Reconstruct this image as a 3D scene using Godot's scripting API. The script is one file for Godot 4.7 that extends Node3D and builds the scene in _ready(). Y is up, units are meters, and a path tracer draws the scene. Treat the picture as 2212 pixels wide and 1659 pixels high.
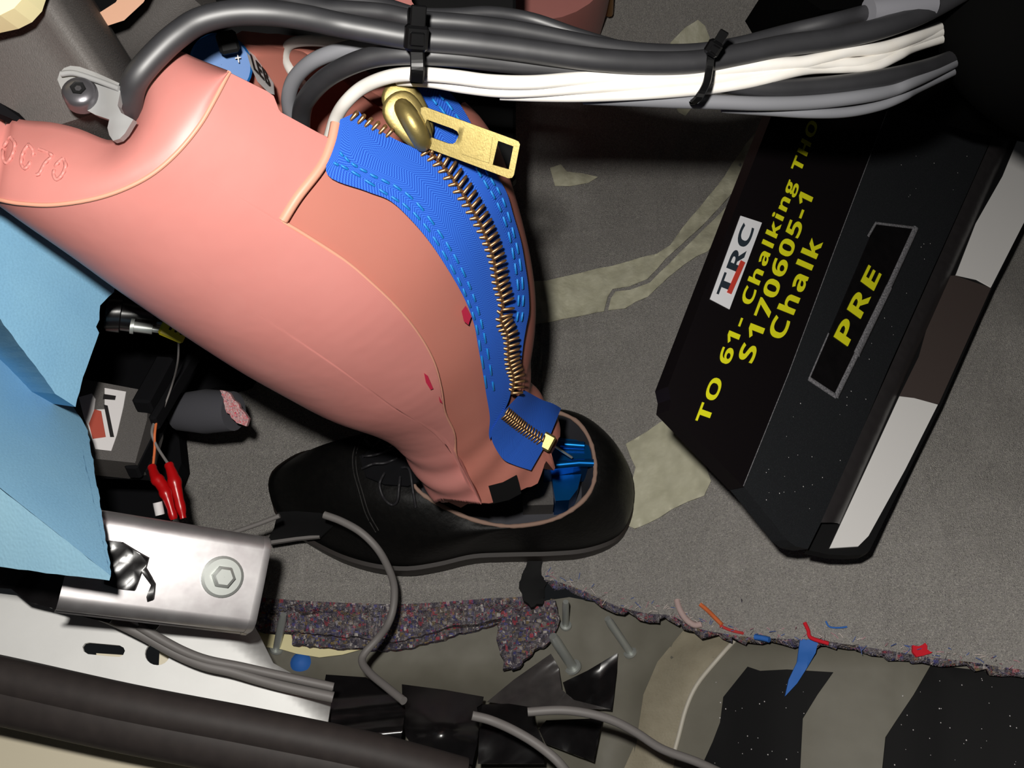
extends Node3D
# A dummy's lower leg in a car footwell, seen from the open door by the light of a camera flash.
const F := 1954.2
const CX := 1106.0
const CY := 829.5
var C := Vector3(0, 0.68, 0.36)
var U := Vector3(0, cos(deg_to_rad(62)), -sin(deg_to_rad(62)))
var W := Vector3(0, -sin(deg_to_rad(62)), -cos(deg_to_rad(62)))
var rng := RandomNumberGenerator.new()
var bumps := FastNoiseLite.new()
var M := {}
var used := {}

# ---------------------------------------------------------------- mesh building
class B:
	var v := PackedVector3Array()
	var uv := PackedVector2Array()
	var g := PackedInt32Array()
	var group := 1
	func tri(a: Vector3, b: Vector3, c: Vector3, sg := -1, ua := Vector2(), ub := Vector2(), uc := Vector2()):
		v.append(a); v.append(b); v.append(c)
		uv.append(ua); uv.append(ub); uv.append(uc)
		g.append(sg)
	func quad(a: Vector3, b: Vector3, c: Vector3, d: Vector3, sg := -1):
		tri(a, b, c, sg); tri(a, c, d, sg)
	func next() -> int:
		group += 1
		return group
	func grid(rows: Array, closed := false, uvs := [], smooth := true):
		var sg := next() if smooth else -1
		for i in rows.size() - 1:
			var n: int = rows[i].size()
			for j in (n if closed else n - 1):
				var k := (j + 1) % n
				if uvs.is_empty():
					quad(rows[i][j], rows[i][k], rows[i + 1][k], rows[i + 1][j], sg)
				else:
					tri(rows[i][j], rows[i][k], rows[i + 1][k], sg, uvs[i][j], uvs[i][k], uvs[i + 1][k])
					tri(rows[i][j], rows[i + 1][k], rows[i + 1][j], sg, uvs[i][j], uvs[i + 1][k], uvs[i + 1][j])
	func fan(c: Vector3, ring, closed := true, sg := -2):
		if sg == -2: sg = next()
		for j in (ring.size() if closed else ring.size() - 1):
			tri(c, ring[j], ring[(j + 1) % ring.size()], sg)
	# a round bar along points; radii is one number or one per point; flat squeezes it along the second axis
	func tube(p, radii, seg := 10, caps := true, flat := 1.0, up := Vector3.ZERO):
		var rows := []
		var side := Vector3.ZERO
		for i in p.size():
			var t: Vector3 = (p[mini(i + 1, p.size() - 1)] - p[maxi(i - 1, 0)]).normalized()
			if up != Vector3.ZERO:
				side = t.cross(up).normalized()
			elif i == 0:
				side = t.cross(Vector3(0.31, 0.9, 0.2)).normalized()
			else:
				side = (side - t * side.dot(t)).normalized()
			var o := t.cross(side)
			var r: float = radii if radii is float else radii[i]
			var ring := PackedVector3Array()
			for j in seg:
				var a := TAU * j / seg
				ring.append(p[i] + side * cos(a) * r + o * sin(a) * r * flat)
			rows.append(ring)
		grid(rows, true)
		if caps:
			fan(p[0], rows[0], true, -1); fan(p[p.size() - 1], rows[-1], true, -1)
	# a box in the frame t with chamfered edges
	func block(t: Transform3D, size: Vector3, ch := 0.001):
		var h := size / 2
		for ax in 3:
			var b := (ax + 1) % 3
			var c := (ax + 2) % 3
			for s in [-1.0, 1.0]:
				var q := []
				for w in [[-1, -1], [1, -1], [1, 1], [-1, 1]]:
					var p := Vector3()
					p[ax] = s * h[ax]; p[b] = w[0] * (h[b] - ch); p[c] = w[1] * (h[c] - ch)
					q.append(t * p)
				quad(q[0], q[1], q[2], q[3])
				for u in [-1.0, 1.0]:
					var e := []
					for w in [[0, -1], [0, 1], [1, 1], [1, -1]]:
						var p := Vector3()
						p[ax] = s * (h[ax] - ch * w[0]); p[b] = u * (h[b] - ch * (1 - w[0])); p[c] = w[1] * (h[c] - ch)
						e.append(t * p)
					quad(e[0], e[1], e[2], e[3])
		for s in [-1.0, 1.0]:
			for u in [-1.0, 1.0]:
				for w in [-1.0, 1.0]:
					tri(t * Vector3(s * h.x, u * (h.y - ch), w * (h.z - ch)), t * Vector3(s * (h.x - ch), u * h.y, w * (h.z - ch)), t * Vector3(s * (h.x - ch), u * (h.y - ch), w * h.z))
	# turned profile: points (radius, height) about the y axis of t
	func lathe(t: Transform3D, prof: Array, seg := 24, smooth := false):
		var rows := []
		for p in prof:
			var ring := PackedVector3Array()
			for j in seg:
				var a := TAU * j / seg
				ring.append(t * Vector3(cos(a) * p[0], p[1], sin(a) * p[0]))
			rows.append(ring)
		if smooth:
			grid(rows, true)
		else:
			for i in rows.size() - 1: grid([rows[i], rows[i + 1]], true)
	func mesh(base := Vector3.ZERO) -> ArrayMesh:
		var st := SurfaceTool.new()
		st.begin(Mesh.PRIMITIVE_TRIANGLES)
		for i in v.size():
			st.set_smooth_group(g[i / 3]); st.set_uv(uv[i]); st.add_vertex(v[i] - base)
		st.generate_normals()
		st.index()
		return st.commit()
	func foot() -> Vector3:
		var a := AABB(v[0], Vector3.ZERO)
		for p in v: a = a.expand(p)
		return Vector3(a.get_center().x, a.position.y, a.get_center().z)

# ---------------------------------------------------------------- places
func ray(x: float, y: float) -> Vector3:
	return W + Vector3((x - CX) / F, 0, 0) + U * ((CY - y) / F)
func D(x: float, y: float, d: float) -> Vector3:
	return C + ray(x, y) * d
func H(x: float, y: float, h: float) -> Vector3:
	var r := ray(x, y)
	return C + r * ((h - C.y) / r.y)
func px(p: Vector3) -> Vector2:
	var q := p - C
	var d := q.dot(W)
	return Vector2(CX + q.x / d * F, CY - q.dot(U) / d * F)
func onplane(pl: Plane, x: float, y: float) -> Vector3:
	var r := ray(x, y)
	return C + r * (-pl.distance_to(C) / pl.normal.dot(r))
func plane3(a: Vector3, b: Vector3, c: Vector3) -> Plane:
	var n := (b - a).cross(c - a).normalized()
	if n.dot(C - a) < 0: n = -n
	return Plane(n, a)
func ss(a: float, b: float, x: float) -> float:
	return smoothstep(a, b, x) if b > a else 1.0 - smoothstep(b, a, x)
func P(a: Array) -> PackedVector2Array:
	var o := PackedVector2Array()
	for i in a.size() / 2: o.append(Vector2(a[2 * i], a[2 * i + 1]))
	return o
func T3(a: Array) -> PackedVector3Array:
	var o := PackedVector3Array()
	for i in a.size() / 3: o.append(Vector3(a[3 * i], a[3 * i + 1], a[3 * i + 2]))
	return o
func curve(p, per := 6):
	var o = p.duplicate()
	o.clear()
	for i in p.size() - 1:
		var a = p[maxi(i - 1, 0)]
		var d = p[mini(i + 2, p.size() - 1)]
		for k in per: o.append(p[i].cubic_interpolate(p[i + 1], a, d, float(k) / per))
	o.append(p[p.size() - 1])
	return o
func world(p: PackedVector3Array, per := 6) -> PackedVector3Array:
	var o := PackedVector3Array()
	for q in curve(p, per): o.append(D(q.x, q.y, q.z))
	return o
func alongline(p: PackedVector2Array, t: float) -> Vector2:
	var x := clampf(t, 0, 1) * (p.size() - 1)
	var i := mini(int(x), p.size() - 2)
	return p[i].lerp(p[i + 1], x - i)
func ragged(p: PackedVector2Array, step: float, amount: float, seed_ := 1) -> PackedVector2Array:
	rng.seed = seed_
	var o := PackedVector2Array()
	for i in p.size():
		var a := p[i]
		var b := p[(i + 1) % p.size()]
		var n := maxi(1, int(a.distance_to(b) / step))
		for k in n: o.append(a.lerp(b, float(k) / n) + Vector2(rng.randf_range(-1, 1), rng.randf_range(-1, 1)) * amount)
	return o
# a sheet of some thickness over an outline in the picture plane, laid on the surface f
func sheet(b: B, poly: PackedVector2Array, f: Callable, thick: Vector3, cell := 40.0, holes := []):
	var lo := poly[0]
	var hi := poly[0]
	for p in poly:
		lo = lo.min(p); hi = hi.max(p)
	var sg := b.next()
	var y := lo.y
	while y < hi.y:
		var x := lo.x
		while x < hi.x:
			var pieces: Array = Geometry2D.intersect_polygons(poly, P([x, y, x + cell, y, x + cell, y + cell, x, y + cell]))
			for h in holes:
				var left := []
				for q in pieces: left.append_array(Geometry2D.clip_polygons(q, h))
				pieces = left
			for q in pieces:
				var ids := Geometry2D.triangulate_polygon(q)
				for i in ids.size() / 3:
					var w := []
					for k in 3:
						var c: Vector2 = q[ids[3 * i + k]].snapped(Vector2(0.01, 0.01))
						w.append(f.call(c.x, c.y))
					b.tri(w[0], w[1], w[2], sg)
					b.tri(w[0] + thick, w[2] + thick, w[1] + thick, -1)
			x += cell
		y += cell
	for ring in [poly] + holes:
		for i in ring.size():
			var a: Vector2 = ring[i]
			var z: Vector2 = ring[(i + 1) % ring.size()]
			var n := maxi(1, int(ceil(a.distance_to(z) / cell)))
			for k in n:
				var p := a.lerp(z, float(k) / n)
				var q := a.lerp(z, float(k + 1) / n)
				var wp: Vector3 = f.call(p.x, p.y)
				var wq: Vector3 = f.call(q.x, q.y)
				b.quad(wp, wq, wq + thick, wp + thick)
func flat(pl: Plane, lift := 0.0) -> Callable:
	var q := Plane(pl.normal, pl.d + lift)
	return func(x, y): return onplane(q, x, y)
func frame(o: Vector3, y: Vector3, x: Vector3) -> Transform3D:
	y = y.normalized()
	x = (x - y * x.dot(y)).normalized()
	return Transform3D(Basis(x, y, x.cross(y)), o)

# ---------------------------------------------------------------- objects
func named(n: String) -> String:
	used[n] = used.get(n, -1) + 1
	return n if used[n] == 0 else "%s_%03d" % [n, used[n]]
func tag(o: Node, label: String, category := "", group := "", kind := ""):
	o.set_meta("label", label)
	if category: o.set_meta("category", category)
	if group: o.set_meta("group", group)
	if kind: o.set_meta("kind", kind)
	return o
func thing(n: String, label: String, category: String, group := "") -> Node3D:
	var o := Node3D.new()
	o.name = named(n)
	add_child(o)
	return tag(o, label, category, group)
func part(b: B, n: String, m: Material, parent: Node, label := "") -> MeshInstance3D:
	var o := MeshInstance3D.new()
	o.name = n
	o.mesh = b.mesh()
	o.material_override = m
	parent.add_child(o, true)
	if label: o.set_meta("label", label)
	return o
func single(b: B, n: String, m: Material, label: String, category := "", group := "", kind := "") -> MeshInstance3D:
	var o := MeshInstance3D.new()
	o.name = named(n)
	var base := b.foot()
	o.mesh = b.mesh(base)
	o.material_override = m
	o.position = base
	add_child(o)
	return tag(o, label, category, group, kind)
# move a thing's node to its base
func settle(o: Node3D):
	var a := AABB()
	var first := true
	for c in o.get_children():
		if c is MeshInstance3D:
			var q: AABB = c.transform * c.mesh.get_aabb()
			a = q if first else a.merge(q)
			first = false
	var base := Vector3(a.get_center().x, a.position.y, a.get_center().z)
	o.position = base
	for c in o.get_children(): c.position -= base
# lettering that fills the box given by its lower left, upper left and lower right corners
func letters(s: String, bl: Vector3, tl: Vector3, br: Vector3, depth: float, m: Material, parent: Node, n: String, bold := true, gap := 0) -> MeshInstance3D:
	var t := TextMesh.new()
	var font := SystemFont.new()
	font.font_names = PackedStringArray(["Droid Sans"])
	font.font_weight = 700 if bold else 400
	var spaced := FontVariation.new()
	spaced.base_font = font
	spaced.spacing_glyph = gap
	t.font = spaced
	t.text = s
	t.font_size = 64
	t.pixel_size = 0.01
	t.depth = 0.2
	t.curve_step = 2.0
	var a := t.get_aabb()
	var ex := (br - bl) / a.size.x
	var ey := (tl - bl) / a.size.y
	var ez := ex.cross(ey).normalized() * depth / 0.2
	var o := MeshInstance3D.new()
	o.name = n
	o.mesh = t
	o.material_override = m
	var ba := Basis(ex, ey, ez)
	o.transform = Transform3D(ba, bl - ba * Vector3(a.position.x, a.position.y, 0))
	parent.add_child(o, true)
	return o

# ---------------------------------------------------------------- materials
func mat(c: Color, rough := 0.8, metal := 0.0, spec := 0.5) -> StandardMaterial3D:
	var m := StandardMaterial3D.new()
	m.albedo_color = c
	m.roughness = rough
	m.metallic = metal
	m.metallic_specular = spec
	m.cull_mode = BaseMaterial3D.CULL_DISABLED
	return m
func c8(r: float, g: float, b: float) -> Color:
	return Color(r / 255, g / 255, b / 255)
func noise_tex(freq: float, a: Color, b: Color, as_normal := 0.0, oct := 4, size := 512, seed_ := 3) -> NoiseTexture2D:
	var n := FastNoiseLite.new()
	n.seed = seed_
	n.frequency = freq
	n.fractal_octaves = oct
	var t := NoiseTexture2D.new()
	t.width = size; t.height = size
	t.seamless = true
	t.noise = n
	if as_normal > 0:
		t.as_normal_map = true
		t.bump_strength = as_normal
	else:
		var gr := Gradient.new()
		gr.set_color(0, a); gr.set_color(1, b)
		t.color_ramp = gr
	return t
func tri(m: StandardMaterial3D, scale: float, albedo: Texture2D, normal: Texture2D = null, strength := 1.0) -> StandardMaterial3D:
	m.uv1_triplanar = true
	m.uv1_world_triplanar = true
	m.uv1_scale = Vector3.ONE * scale
	if albedo: m.albedo_texture = albedo
	if normal:
		m.normal_enabled = true
		m.normal_texture = normal
		m.normal_scale = strength
	return m
func specks(base: Color, cols: Array, count: int, rmin: float, rmax: float, seed_ := 5, size := 512, vary := 0.12) -> ImageTexture:
	rng.seed = seed_
	var im := Image.create(size, size, false, Image.FORMAT_RGB8)
	im.fill(base)
	for i in count:
		var c: Color = cols[rng.randi() % cols.size()]
		c = c.lightened(rng.randf() * vary) if rng.randf() < 0.5 else c.darkened(rng.randf() * vary)
		var w := int(rng.randf_range(rmin, rmax))
		var h := int(rng.randf_range(rmin, rmax))
		im.fill_rect(Rect2i(rng.randi() % size, rng.randi() % size, maxi(1, w), maxi(1, h)), c)
	return ImageTexture.create_from_image(im)
func herringbone() -> ImageTexture:
	var im := Image.create(128, 128, false, Image.FORMAT_RGB8)
	for y in 128:
		for x in 128:
			var k := x % 64
			var s: int = (k if k < 32 else 63 - k) + y
			var w := 0.5 + 0.5 * sin(TAU * s / 8.0)
			var z := 0.5 + 0.5 * sin(TAU * (x + y * 0.3) / 4.0)
			im.set_pixel(x, y, Color(0.07, 0.24, 0.66).lerp(Color(0.27, 0.52, 0.93), w * 0.75 + z * 0.25))
	return ImageTexture.create_from_image(im)
func materials():
	var gray := specks(c8(150, 147, 142), [c8(168, 163, 158), c8(132, 129, 125), c8(142, 136, 138), c8(184, 180, 172), c8(118, 115, 113)], 42000, 1, 4)
	M.carpet = tri(mat(Color.WHITE, 1.0, 0, 0.2), 9, gray, noise_tex(0.25, Color(), Color(), 6.0, 3), 0.9)
	M.carpet.roughness = 0.85
	M.felt = tri(mat(Color.WHITE, 1, 0, 0.1), 14, specks(c8(92, 88, 96), [c8(72, 70, 84), c8(124, 118, 124), c8(104, 96, 102), c8(150, 142, 140), c8(84, 80, 96), c8(90, 88, 94), c8(112, 106, 114), c8(78, 74, 84), c8(134, 126, 130), c8(66, 64, 76), c8(110, 104, 104), c8(176, 70, 84), c8(88, 88, 150), c8(150, 130, 90), c8(206, 198, 194), c8(96, 92, 98)], 5200, 5, 22, 8), noise_tex(0.12, Color(), Color(), 10.0, 3), 1.2)
	M.skin = tri(mat(Color.WHITE, 0.42, 0, 0.45), 3.0, noise_tex(0.006, c8(195, 124, 117), c8(203, 134, 127), 0, 4, 512, 9))
	M.skin.normal_enabled = true
	M.skin.normal_texture = noise_tex(0.02, Color(), Color(), 2.0, 3)
	M.skin.normal_scale = 0.25
	M.skin_strip = tri(mat(Color.WHITE, 0.5, 0, 0.4), 3.0, noise_tex(0.008, c8(182, 114, 100), c8(191, 122, 108), 0, 4, 512, 12))
	M.skin_edge = mat(c8(214, 152, 128), 0.5)
	M.cable_black = tri(mat(Color.WHITE, 0.5, 0, 0.85), 10, noise_tex(0.01, c8(38, 38, 41), c8(50, 50, 53), 0, 4), noise_tex(0.01, Color(), Color(), 1.5, 3), 0.25)
	M.cable_dark = mat(c8(40, 39, 42), 0.5, 0, 0.45)
	M.cable_gray = mat(c8(126, 127, 132), 0.45)
	M.cable_white = tri(mat(Color.WHITE, 0.45), 6, noise_tex(0.02, c8(236, 230, 220), c8(246, 244, 240), 0, 4))
	M.tie = mat(c8(11, 11, 12), 0.34, 0, 0.35)
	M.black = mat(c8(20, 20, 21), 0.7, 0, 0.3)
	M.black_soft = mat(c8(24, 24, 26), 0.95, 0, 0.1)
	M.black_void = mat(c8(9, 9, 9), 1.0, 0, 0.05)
	M.black_gloss = tri(mat(Color.WHITE, 0.25, 0, 0.6), 8, noise_tex(0.02, c8(16, 15, 16), c8(26, 24, 25), 0, 4), noise_tex(0.006, Color(), Color(), 8.0, 2), 0.6)
	M.tape_sheen = tri(mat(Color.WHITE, 0.3, 0, 0.6), 8, noise_tex(0.02, c8(60, 57, 57), c8(78, 74, 73), 0, 4), noise_tex(0.006, Color(), Color(), 8.0, 2), 0.6)  # lighter copy of the black tape, its grey sheen put into the colour
	M.leather = tri(mat(Color.WHITE, 0.5, 0, 0.3), 12, noise_tex(0.02, c8(12, 12, 12), c8(20, 19, 18), 0, 4), noise_tex(0.03, Color(), Color(), 4.0, 4), 0.35)
	M.sole = mat(c8(34, 26, 22), 0.6)
	M.lining = mat(c8(150, 122, 108), 0.9)
	M.lining_dark = mat(c8(64, 64, 70), 0.8)
	M.blue_metal = mat(c8(10, 104, 178), 0.3, 0.85, 0.5)
	M.blue_paint = mat(c8(14, 92, 160), 0.5)
	M.brass = tri(mat(Color.WHITE, 0.42, 0.75), 20, noise_tex(0.02, c8(138, 122, 72), c8(158, 142, 90), 0, 4), noise_tex(0.1, Color(), Color(), 2.0, 3), 0.12)
	M.brass_old = mat(c8(176, 134, 92), 0.36, 0.85)
	M.zip = mat(Color.WHITE, 0.7, 0, 0.4)
	M.zip.albedo_texture = herringbone()
	M.thread = mat(c8(30, 128, 206), 0.5)
	M.foam = tri(mat(Color.WHITE, 0.85, 0, 0.2), 4, noise_tex(0.012, c8(128, 178, 212), c8(140, 190, 220), 0, 5), noise_tex(0.3, Color(), Color(), 2.0, 3), 0.2)
	M.foam_cut = tri(mat(Color.WHITE, 0.8, 0, 0.3), 4, noise_tex(0.012, c8(138, 180, 204), c8(150, 192, 212), 0, 5), noise_tex(0.3, Color(), Color(), 2.0, 3), 0.2)
	M.label_black = mat(c8(20, 16, 18), 0.45, 0, 0.35)
	M.sign_felt = tri(mat(Color.WHITE, 0.75, 0, 0.35), 16, specks(c8(32, 34, 37), [c8(26, 28, 31), c8(40, 42, 46), c8(24, 26, 28), c8(52, 54, 58)], 20000, 1, 3, 11), noise_tex(0.3, Color(), Color(), 4.0, 3), 0.6)
	M.yellow = mat(c8(252, 250, 30), 0.6)
	M.sign_white = mat(c8(250, 250, 254), 0.5)
	M.slate = mat(c8(46, 56, 66), 0.5)
	M.red = mat(c8(214, 70, 56), 0.5)
	M.sticker_gray = mat(c8(236, 234, 232), 0.6)
	M.sticker_brown = mat(c8(74, 64, 61), 0.55)
	M.rolled = tri(mat(c8(46, 43, 44), 0.42, 0, 0.6), 12, null, noise_tex(0.01, Color(), Color(), 8.0, 2), 0.4)
	M.scuff = tri(mat(Color.WHITE, 0.6), 30, noise_tex(0.04, c8(60, 60, 64), c8(180, 178, 182), 0, 4))
	M.tape = tri(mat(Color.WHITE, 0.5, 0, 0.5), 10, noise_tex(0.01, c8(186, 183, 158), c8(208, 205, 182), 0, 4), noise_tex(0.02, Color(), Color(), 6.0, 3), 0.5)
	M.steel = tri(mat(Color.WHITE, 0.42, 0.85), 8, noise_tex(0.015, c8(196, 190, 192), c8(236, 234, 234), 0, 5), noise_tex(0.01, Color(), Color(), 1.5, 4), 0.25)
	M.zinc = mat(c8(190, 194, 190), 0.45, 0.6)
	M.sill = tri(mat(Color.WHITE, 0.6, 0.25, 0.6), 5, noise_tex(0.01, c8(232, 232, 230), c8(240, 240, 238), 0, 5))
	M.pan = tri(mat(Color.WHITE, 0.55, 0.0, 0.4), 5, noise_tex(0.01, c8(106, 103, 92), c8(122, 119, 108), 0, 5), noise_tex(0.01, Color(), Color(), 3.0, 3), 0.3)
	M.sealer = tri(mat(Color.WHITE, 0.5, 0.0, 0.5), 8, noise_tex(0.02, c8(150, 142, 122), c8(166, 158, 138), 0, 5), noise_tex(0.1, Color(), Color(), 3.0, 3), 0.5)
	M.rubber = tri(mat(Color.WHITE, 0.6, 0, 0.4), 8, noise_tex(0.02, c8(48, 43, 42), c8(58, 52, 50), 0, 4))
	M.rocker = mat(c8(232, 222, 196), 0.5)
	M.plastic_gray = tri(mat(Color.WHITE, 0.6, 0, 0.4), 10, noise_tex(0.1, c8(82, 79, 77), c8(92, 88, 86), 0, 3), noise_tex(0.3, Color(), Color(), 3.0, 3), 0.5)
	M.clip = mat(c8(150, 150, 150), 0.35, 0, 0.5)
	M.clip.backlight_enabled = true
	M.clip.backlight = c8(120, 120, 120)
	M.bolt = mat(c8(104, 102, 106), 0.35, 0.7)
	M.crimp_red = mat(c8(176, 12, 16), 0.3)
	M.wire_gray = mat(c8(118, 114, 112), 0.55)
	M.wire_orange = mat(c8(214, 110, 60), 0.6)
	M.conn_yellow = mat(c8(196, 178, 20), 0.5)
	M.beige = mat(c8(216, 168, 140), 0.6)
	M.cream = mat(c8(236, 226, 176), 0.6)
	M.paper = mat(c8(226, 222, 222), 0.7)
	M.blue_strip = mat(c8(44, 106, 190), 0.7)
	M.fuzz_red = mat(c8(210, 20, 40), 0.9)

# ---------------------------------------------------------------- setting
func ground(x: float, z: float) -> float:
	var h := 0.092 * ss(0.05, 0.25, x) * ss(-0.32, 0.12, z) + 0.10 * ss(0.22, 0.5, x) * ss(0.05, 0.25, z)
	h += 0.24 * ss(-0.34, -0.6, z)
	return h + 0.0022 * bumps.get_noise_2d(x * 900, z * 900) * ss(-0.6, -0.2, z) + 0.006 * bumps.get_noise_2d(x * 150 + 70, z * 150)
func carpet_at(x: float, y: float, lift := 0.0) -> Vector3:
	var r := ray(x, y)
	var t := 0.42
	while t < 1.8:
		var p := C + r * t
		if p.y < ground(p.x, p.z) + lift: break
		t += 0.03
	var a := t - 0.03
	for i in 9:
		var m := (a + t) / 2
		var p := C + r * m
		if p.y < ground(p.x, p.z) + lift: t = m
		else: a = m
	return C + r * t
func on_carpet(lift: float) -> Callable:
	return func(x, y): return carpet_at(x, y, lift)

func _ready():
	bumps.seed = 4
	bumps.frequency = 0.05
	bumps.fractal_octaves = 3
	# camera
	var cam := Camera3D.new()
	cam.name = "camera"
	cam.fov = 46.0
	cam.near = 0.02
	cam.position = C
	cam.basis = Basis(Vector3.RIGHT, U, -W)
	add_child(cam)
	# exposure, a nearly dark hall, and the camera's flash
	var we := WorldEnvironment.new()
	we.name = "surroundings"
	var env := Environment.new()
	env.background_mode = Environment.BG_COLOR
	env.background_color = c8(120, 124, 128)
	env.background_energy_multiplier = 0.03
	env.tonemap_mode = Environment.TONE_MAPPER_LINEAR
	env.tonemap_exposure = 1.5
	env.sdfgi_enabled = true
	env.ssao_enabled = true
	env.ssil_enabled = true
	we.environment = env
	add_child(we)
	var flash := OmniLight3D.new()
	flash.name = "camera_flash"
	flash.position = C + U * 0.05 + Vector3(-0.03, 0, 0) + W * 0.0
	flash.light_energy = 0.185
	flash.light_color = Color(1.0, 0.985, 0.96)
	flash.light_size = 0.008
	flash.omni_range = 8.0
	flash.omni_attenuation = 2.0
	flash.shadow_enabled = true
	add_child(flash)
	materials()
	build_shell()
	build_floor()
	build_leg()
	build_shoe()
	build_sign()
	build_cables()
	build_ties()
	build_knee()
	build_left()
	build_sill()
	build_ankle()

func build_shell():
	# the cabin round the footwell
	for w in [["wall_back", Vector3(0, 0.42, -0.78), Vector3(2.0, 1.1, 0.03), "dark trim of the cabin beyond the far leg"], ["wall_left", Vector3(-0.98, 0.42, -0.1), Vector3(0.03, 1.1, 1.36), "dark trim at the front of the footwell"], ["wall_right", Vector3(0.98, 0.42, -0.1), Vector3(0.03, 1.1, 1.36), "dark trim at the rear of the footwell"]]:
		var b := B.new()
		b.block(Transform3D(Basis(), w[1]), w[2], 0.004)
		single(b, w[0], M.black_soft, w[3], "", "", "structure")
var EDGE := [-320, 1235, 0, 1235, 300, 1260, 560, 1290, 700, 1300, 850, 1305, 960, 1300, 1060, 1292, 1130, 1288, 1165, 1270, 1180, 1252, 1250, 1272, 1330, 1308, 1400, 1325, 1450, 1330, 1500, 1355, 1560, 1368, 1640, 1378, 1760, 1382, 1830, 1392, 1900, 1402, 2000, 1418, 2110, 1432, 2212, 1447, 2520, 1480]
var edge_h := []
func edge_y(x: float) -> float:
	for i in edge_h.size() - 1:
		if x < edge_h[i + 1].x: return remap(x, edge_h[i].x, edge_h[i + 1].x, edge_h[i].y, edge_h[i + 1].y)
	return edge_h[-1].y
func build_floor():
	var edge := curve(P(EDGE), 5) as PackedVector2Array
	for e in edge: edge_h.append(Vector2(e.x, carpet_at(e.x, e.y).y))
	var b := B.new()
	var rows := []
	for e in edge:
		var row := PackedVector3Array()
		for k in 61: row.append(carpet_at(e.x, lerpf(e.y, -260, pow(k / 60.0, 0.9))))
		rows.append(row)
	b.grid(rows)
	single(b, "floor", M.carpet, "grey car carpet covering the footwell floor", "", "", "structure")
	# cut edge of the carpet with the pad under it
	var f := B.new()
	rows = []
	rng.seed = 21
	for i in edge.size():
		var p := carpet_at(edge[i].x, edge[i].y)
		var q := p + Vector3(rng.randf_range(-1, 1), 0, rng.randf_range(-1, 1)) * 0.0025
		var low := 0.022 if edge[i].x < 1170 else 0.006
		var o := 1.0 if edge[i].x < 1170 else 0.45
		rows.append(PackedVector3Array([p, q + Vector3(0, -0.001, 0.004 * o), q + Vector3(0, -low * 0.5, (0.007 + rng.randf() * 0.002) * o), q + Vector3(0, -low, 0.005 * o), q + Vector3(0, -low, -0.03)]))
	f.grid(rows)
	var pad := thing("carpet_padding", "speckled recycled felt padding along the torn front edge of the grey carpet", "carpet padding")
	part(f, "cut_edge", M.felt, pad)
	f = B.new()
	sheet(f, ragged(P([520, 1280, 700, 1298, 850, 1300, 1000, 1290, 1120, 1280, 1180, 1270, 1130, 1300, 1100, 1330, 1050, 1345, 980, 1352, 920, 1372, 860, 1385, 760, 1376, 640, 1364, 540, 1360]), 12, 3.0, 31), func(x, y): return H(x, y, -0.004 - 0.012 * ss(1290, 1380, y) + 0.0025 * bumps.get_noise_2d(x * 3, y * 3)), Vector3(0, -0.01, 0), 22)
	part(f, "upper_layer", M.felt, pad)
	f = B.new()
	sheet(f, ragged(P([630, 1360, 760, 1370, 860, 1378, 960, 1350, 1060, 1338, 1084, 1346, 1000, 1366, 930, 1388, 862, 1404, 800, 1402, 700, 1400, 632, 1390]), 10, 3.0, 32), func(x, y): return H(x, y, -0.021 + 0.002 * bumps.get_noise_2d(x * 3, y * 3)), Vector3(0, -0.006, 0), 22)
	part(f, "lower_layer", M.felt, pad)
	settle(pad)

# ---------------------------------------------------------------- the dummy's lower leg
var K: Vector3
var A: Vector3
var E1: Vector3
var E2: Vector3
var leg_len: float
var leg_cu := PackedFloat32Array()
var leg_ru := PackedFloat32Array()
const NS := 60
const RATIO := 0.78
var LEG_OUT := [-520, 60, -300, 205, 0, 430, 130, 524, 250, 610, 400, 715, 560, 815, 700, 890, 800, 922, 870, 965, 910, 1030, 945, 1082, 1010, 1140, 1300, 1140, 1204, 960, 1198, 882, 1150, 830, 1120, 780, 1132, 690, 1134, 600, 1120, 510, 1095, 420, 1066, 330, 1048, 272, 1010, 215, 960, 180, 800, 105, 600, 20, 415, -60, 100, -250]
func leg_setup():
	K = D(224, 201, 0.36)
	var Z := D(1100, 1006, 0.59)
	A = (Z - K).normalized()
	leg_len = Z.distance_to(K)
	E2 = (C - (K + Z) / 2)
	E2 = (E2 - A * E2.dot(A)).normalized()
	E1 = A.cross(E2).normalized()
	if px(K + E1 * 0.05).y > px(K).y: E1 = -E1
	var out := P(LEG_OUT)
	for i in NS + 1:
		var s := leg_len * (-0.25 + 1.5 * i / NS)
		var lim := []
		for sg in [-1.0, 1.0]:
			var u := 0.0
			while u < 0.16 and Geometry2D.is_point_in_polygon(px(K + A * s + E1 * u * sg), out): u += 0.001
			lim.append(u)
		leg_cu.append((lim[1] - lim[0]) / 2)
		leg_ru.append((lim[1] + lim[0]) / 2)
	for pass_ in 3:
		var c2 := leg_cu.duplicate()
		var r2 := leg_ru.duplicate()
		for i in range(1, NS):
			leg_cu[i] = (c2[i - 1] + 2 * c2[i] + c2[i + 1]) / 4
			leg_ru[i] = (r2[i - 1] + 2 * r2[i] + r2[i + 1]) / 4
func tab(t: PackedFloat32Array, s: float) -> float:
	var x := clampf((s / leg_len + 0.25) / 1.5, 0, 1) * NS
	var i := mini(int(x), NS - 1)
	return lerpf(t[i], t[i + 1], x - i)
func leg_pt(s: float, th: float, off := 0.0) -> Vector3:
	var r := tab(leg_ru, s)
	return K + A * s + E1 * (tab(leg_cu, s) + (r + off) * cos(th)) + E2 * ((r * RATIO + off) * sin(th))
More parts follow.
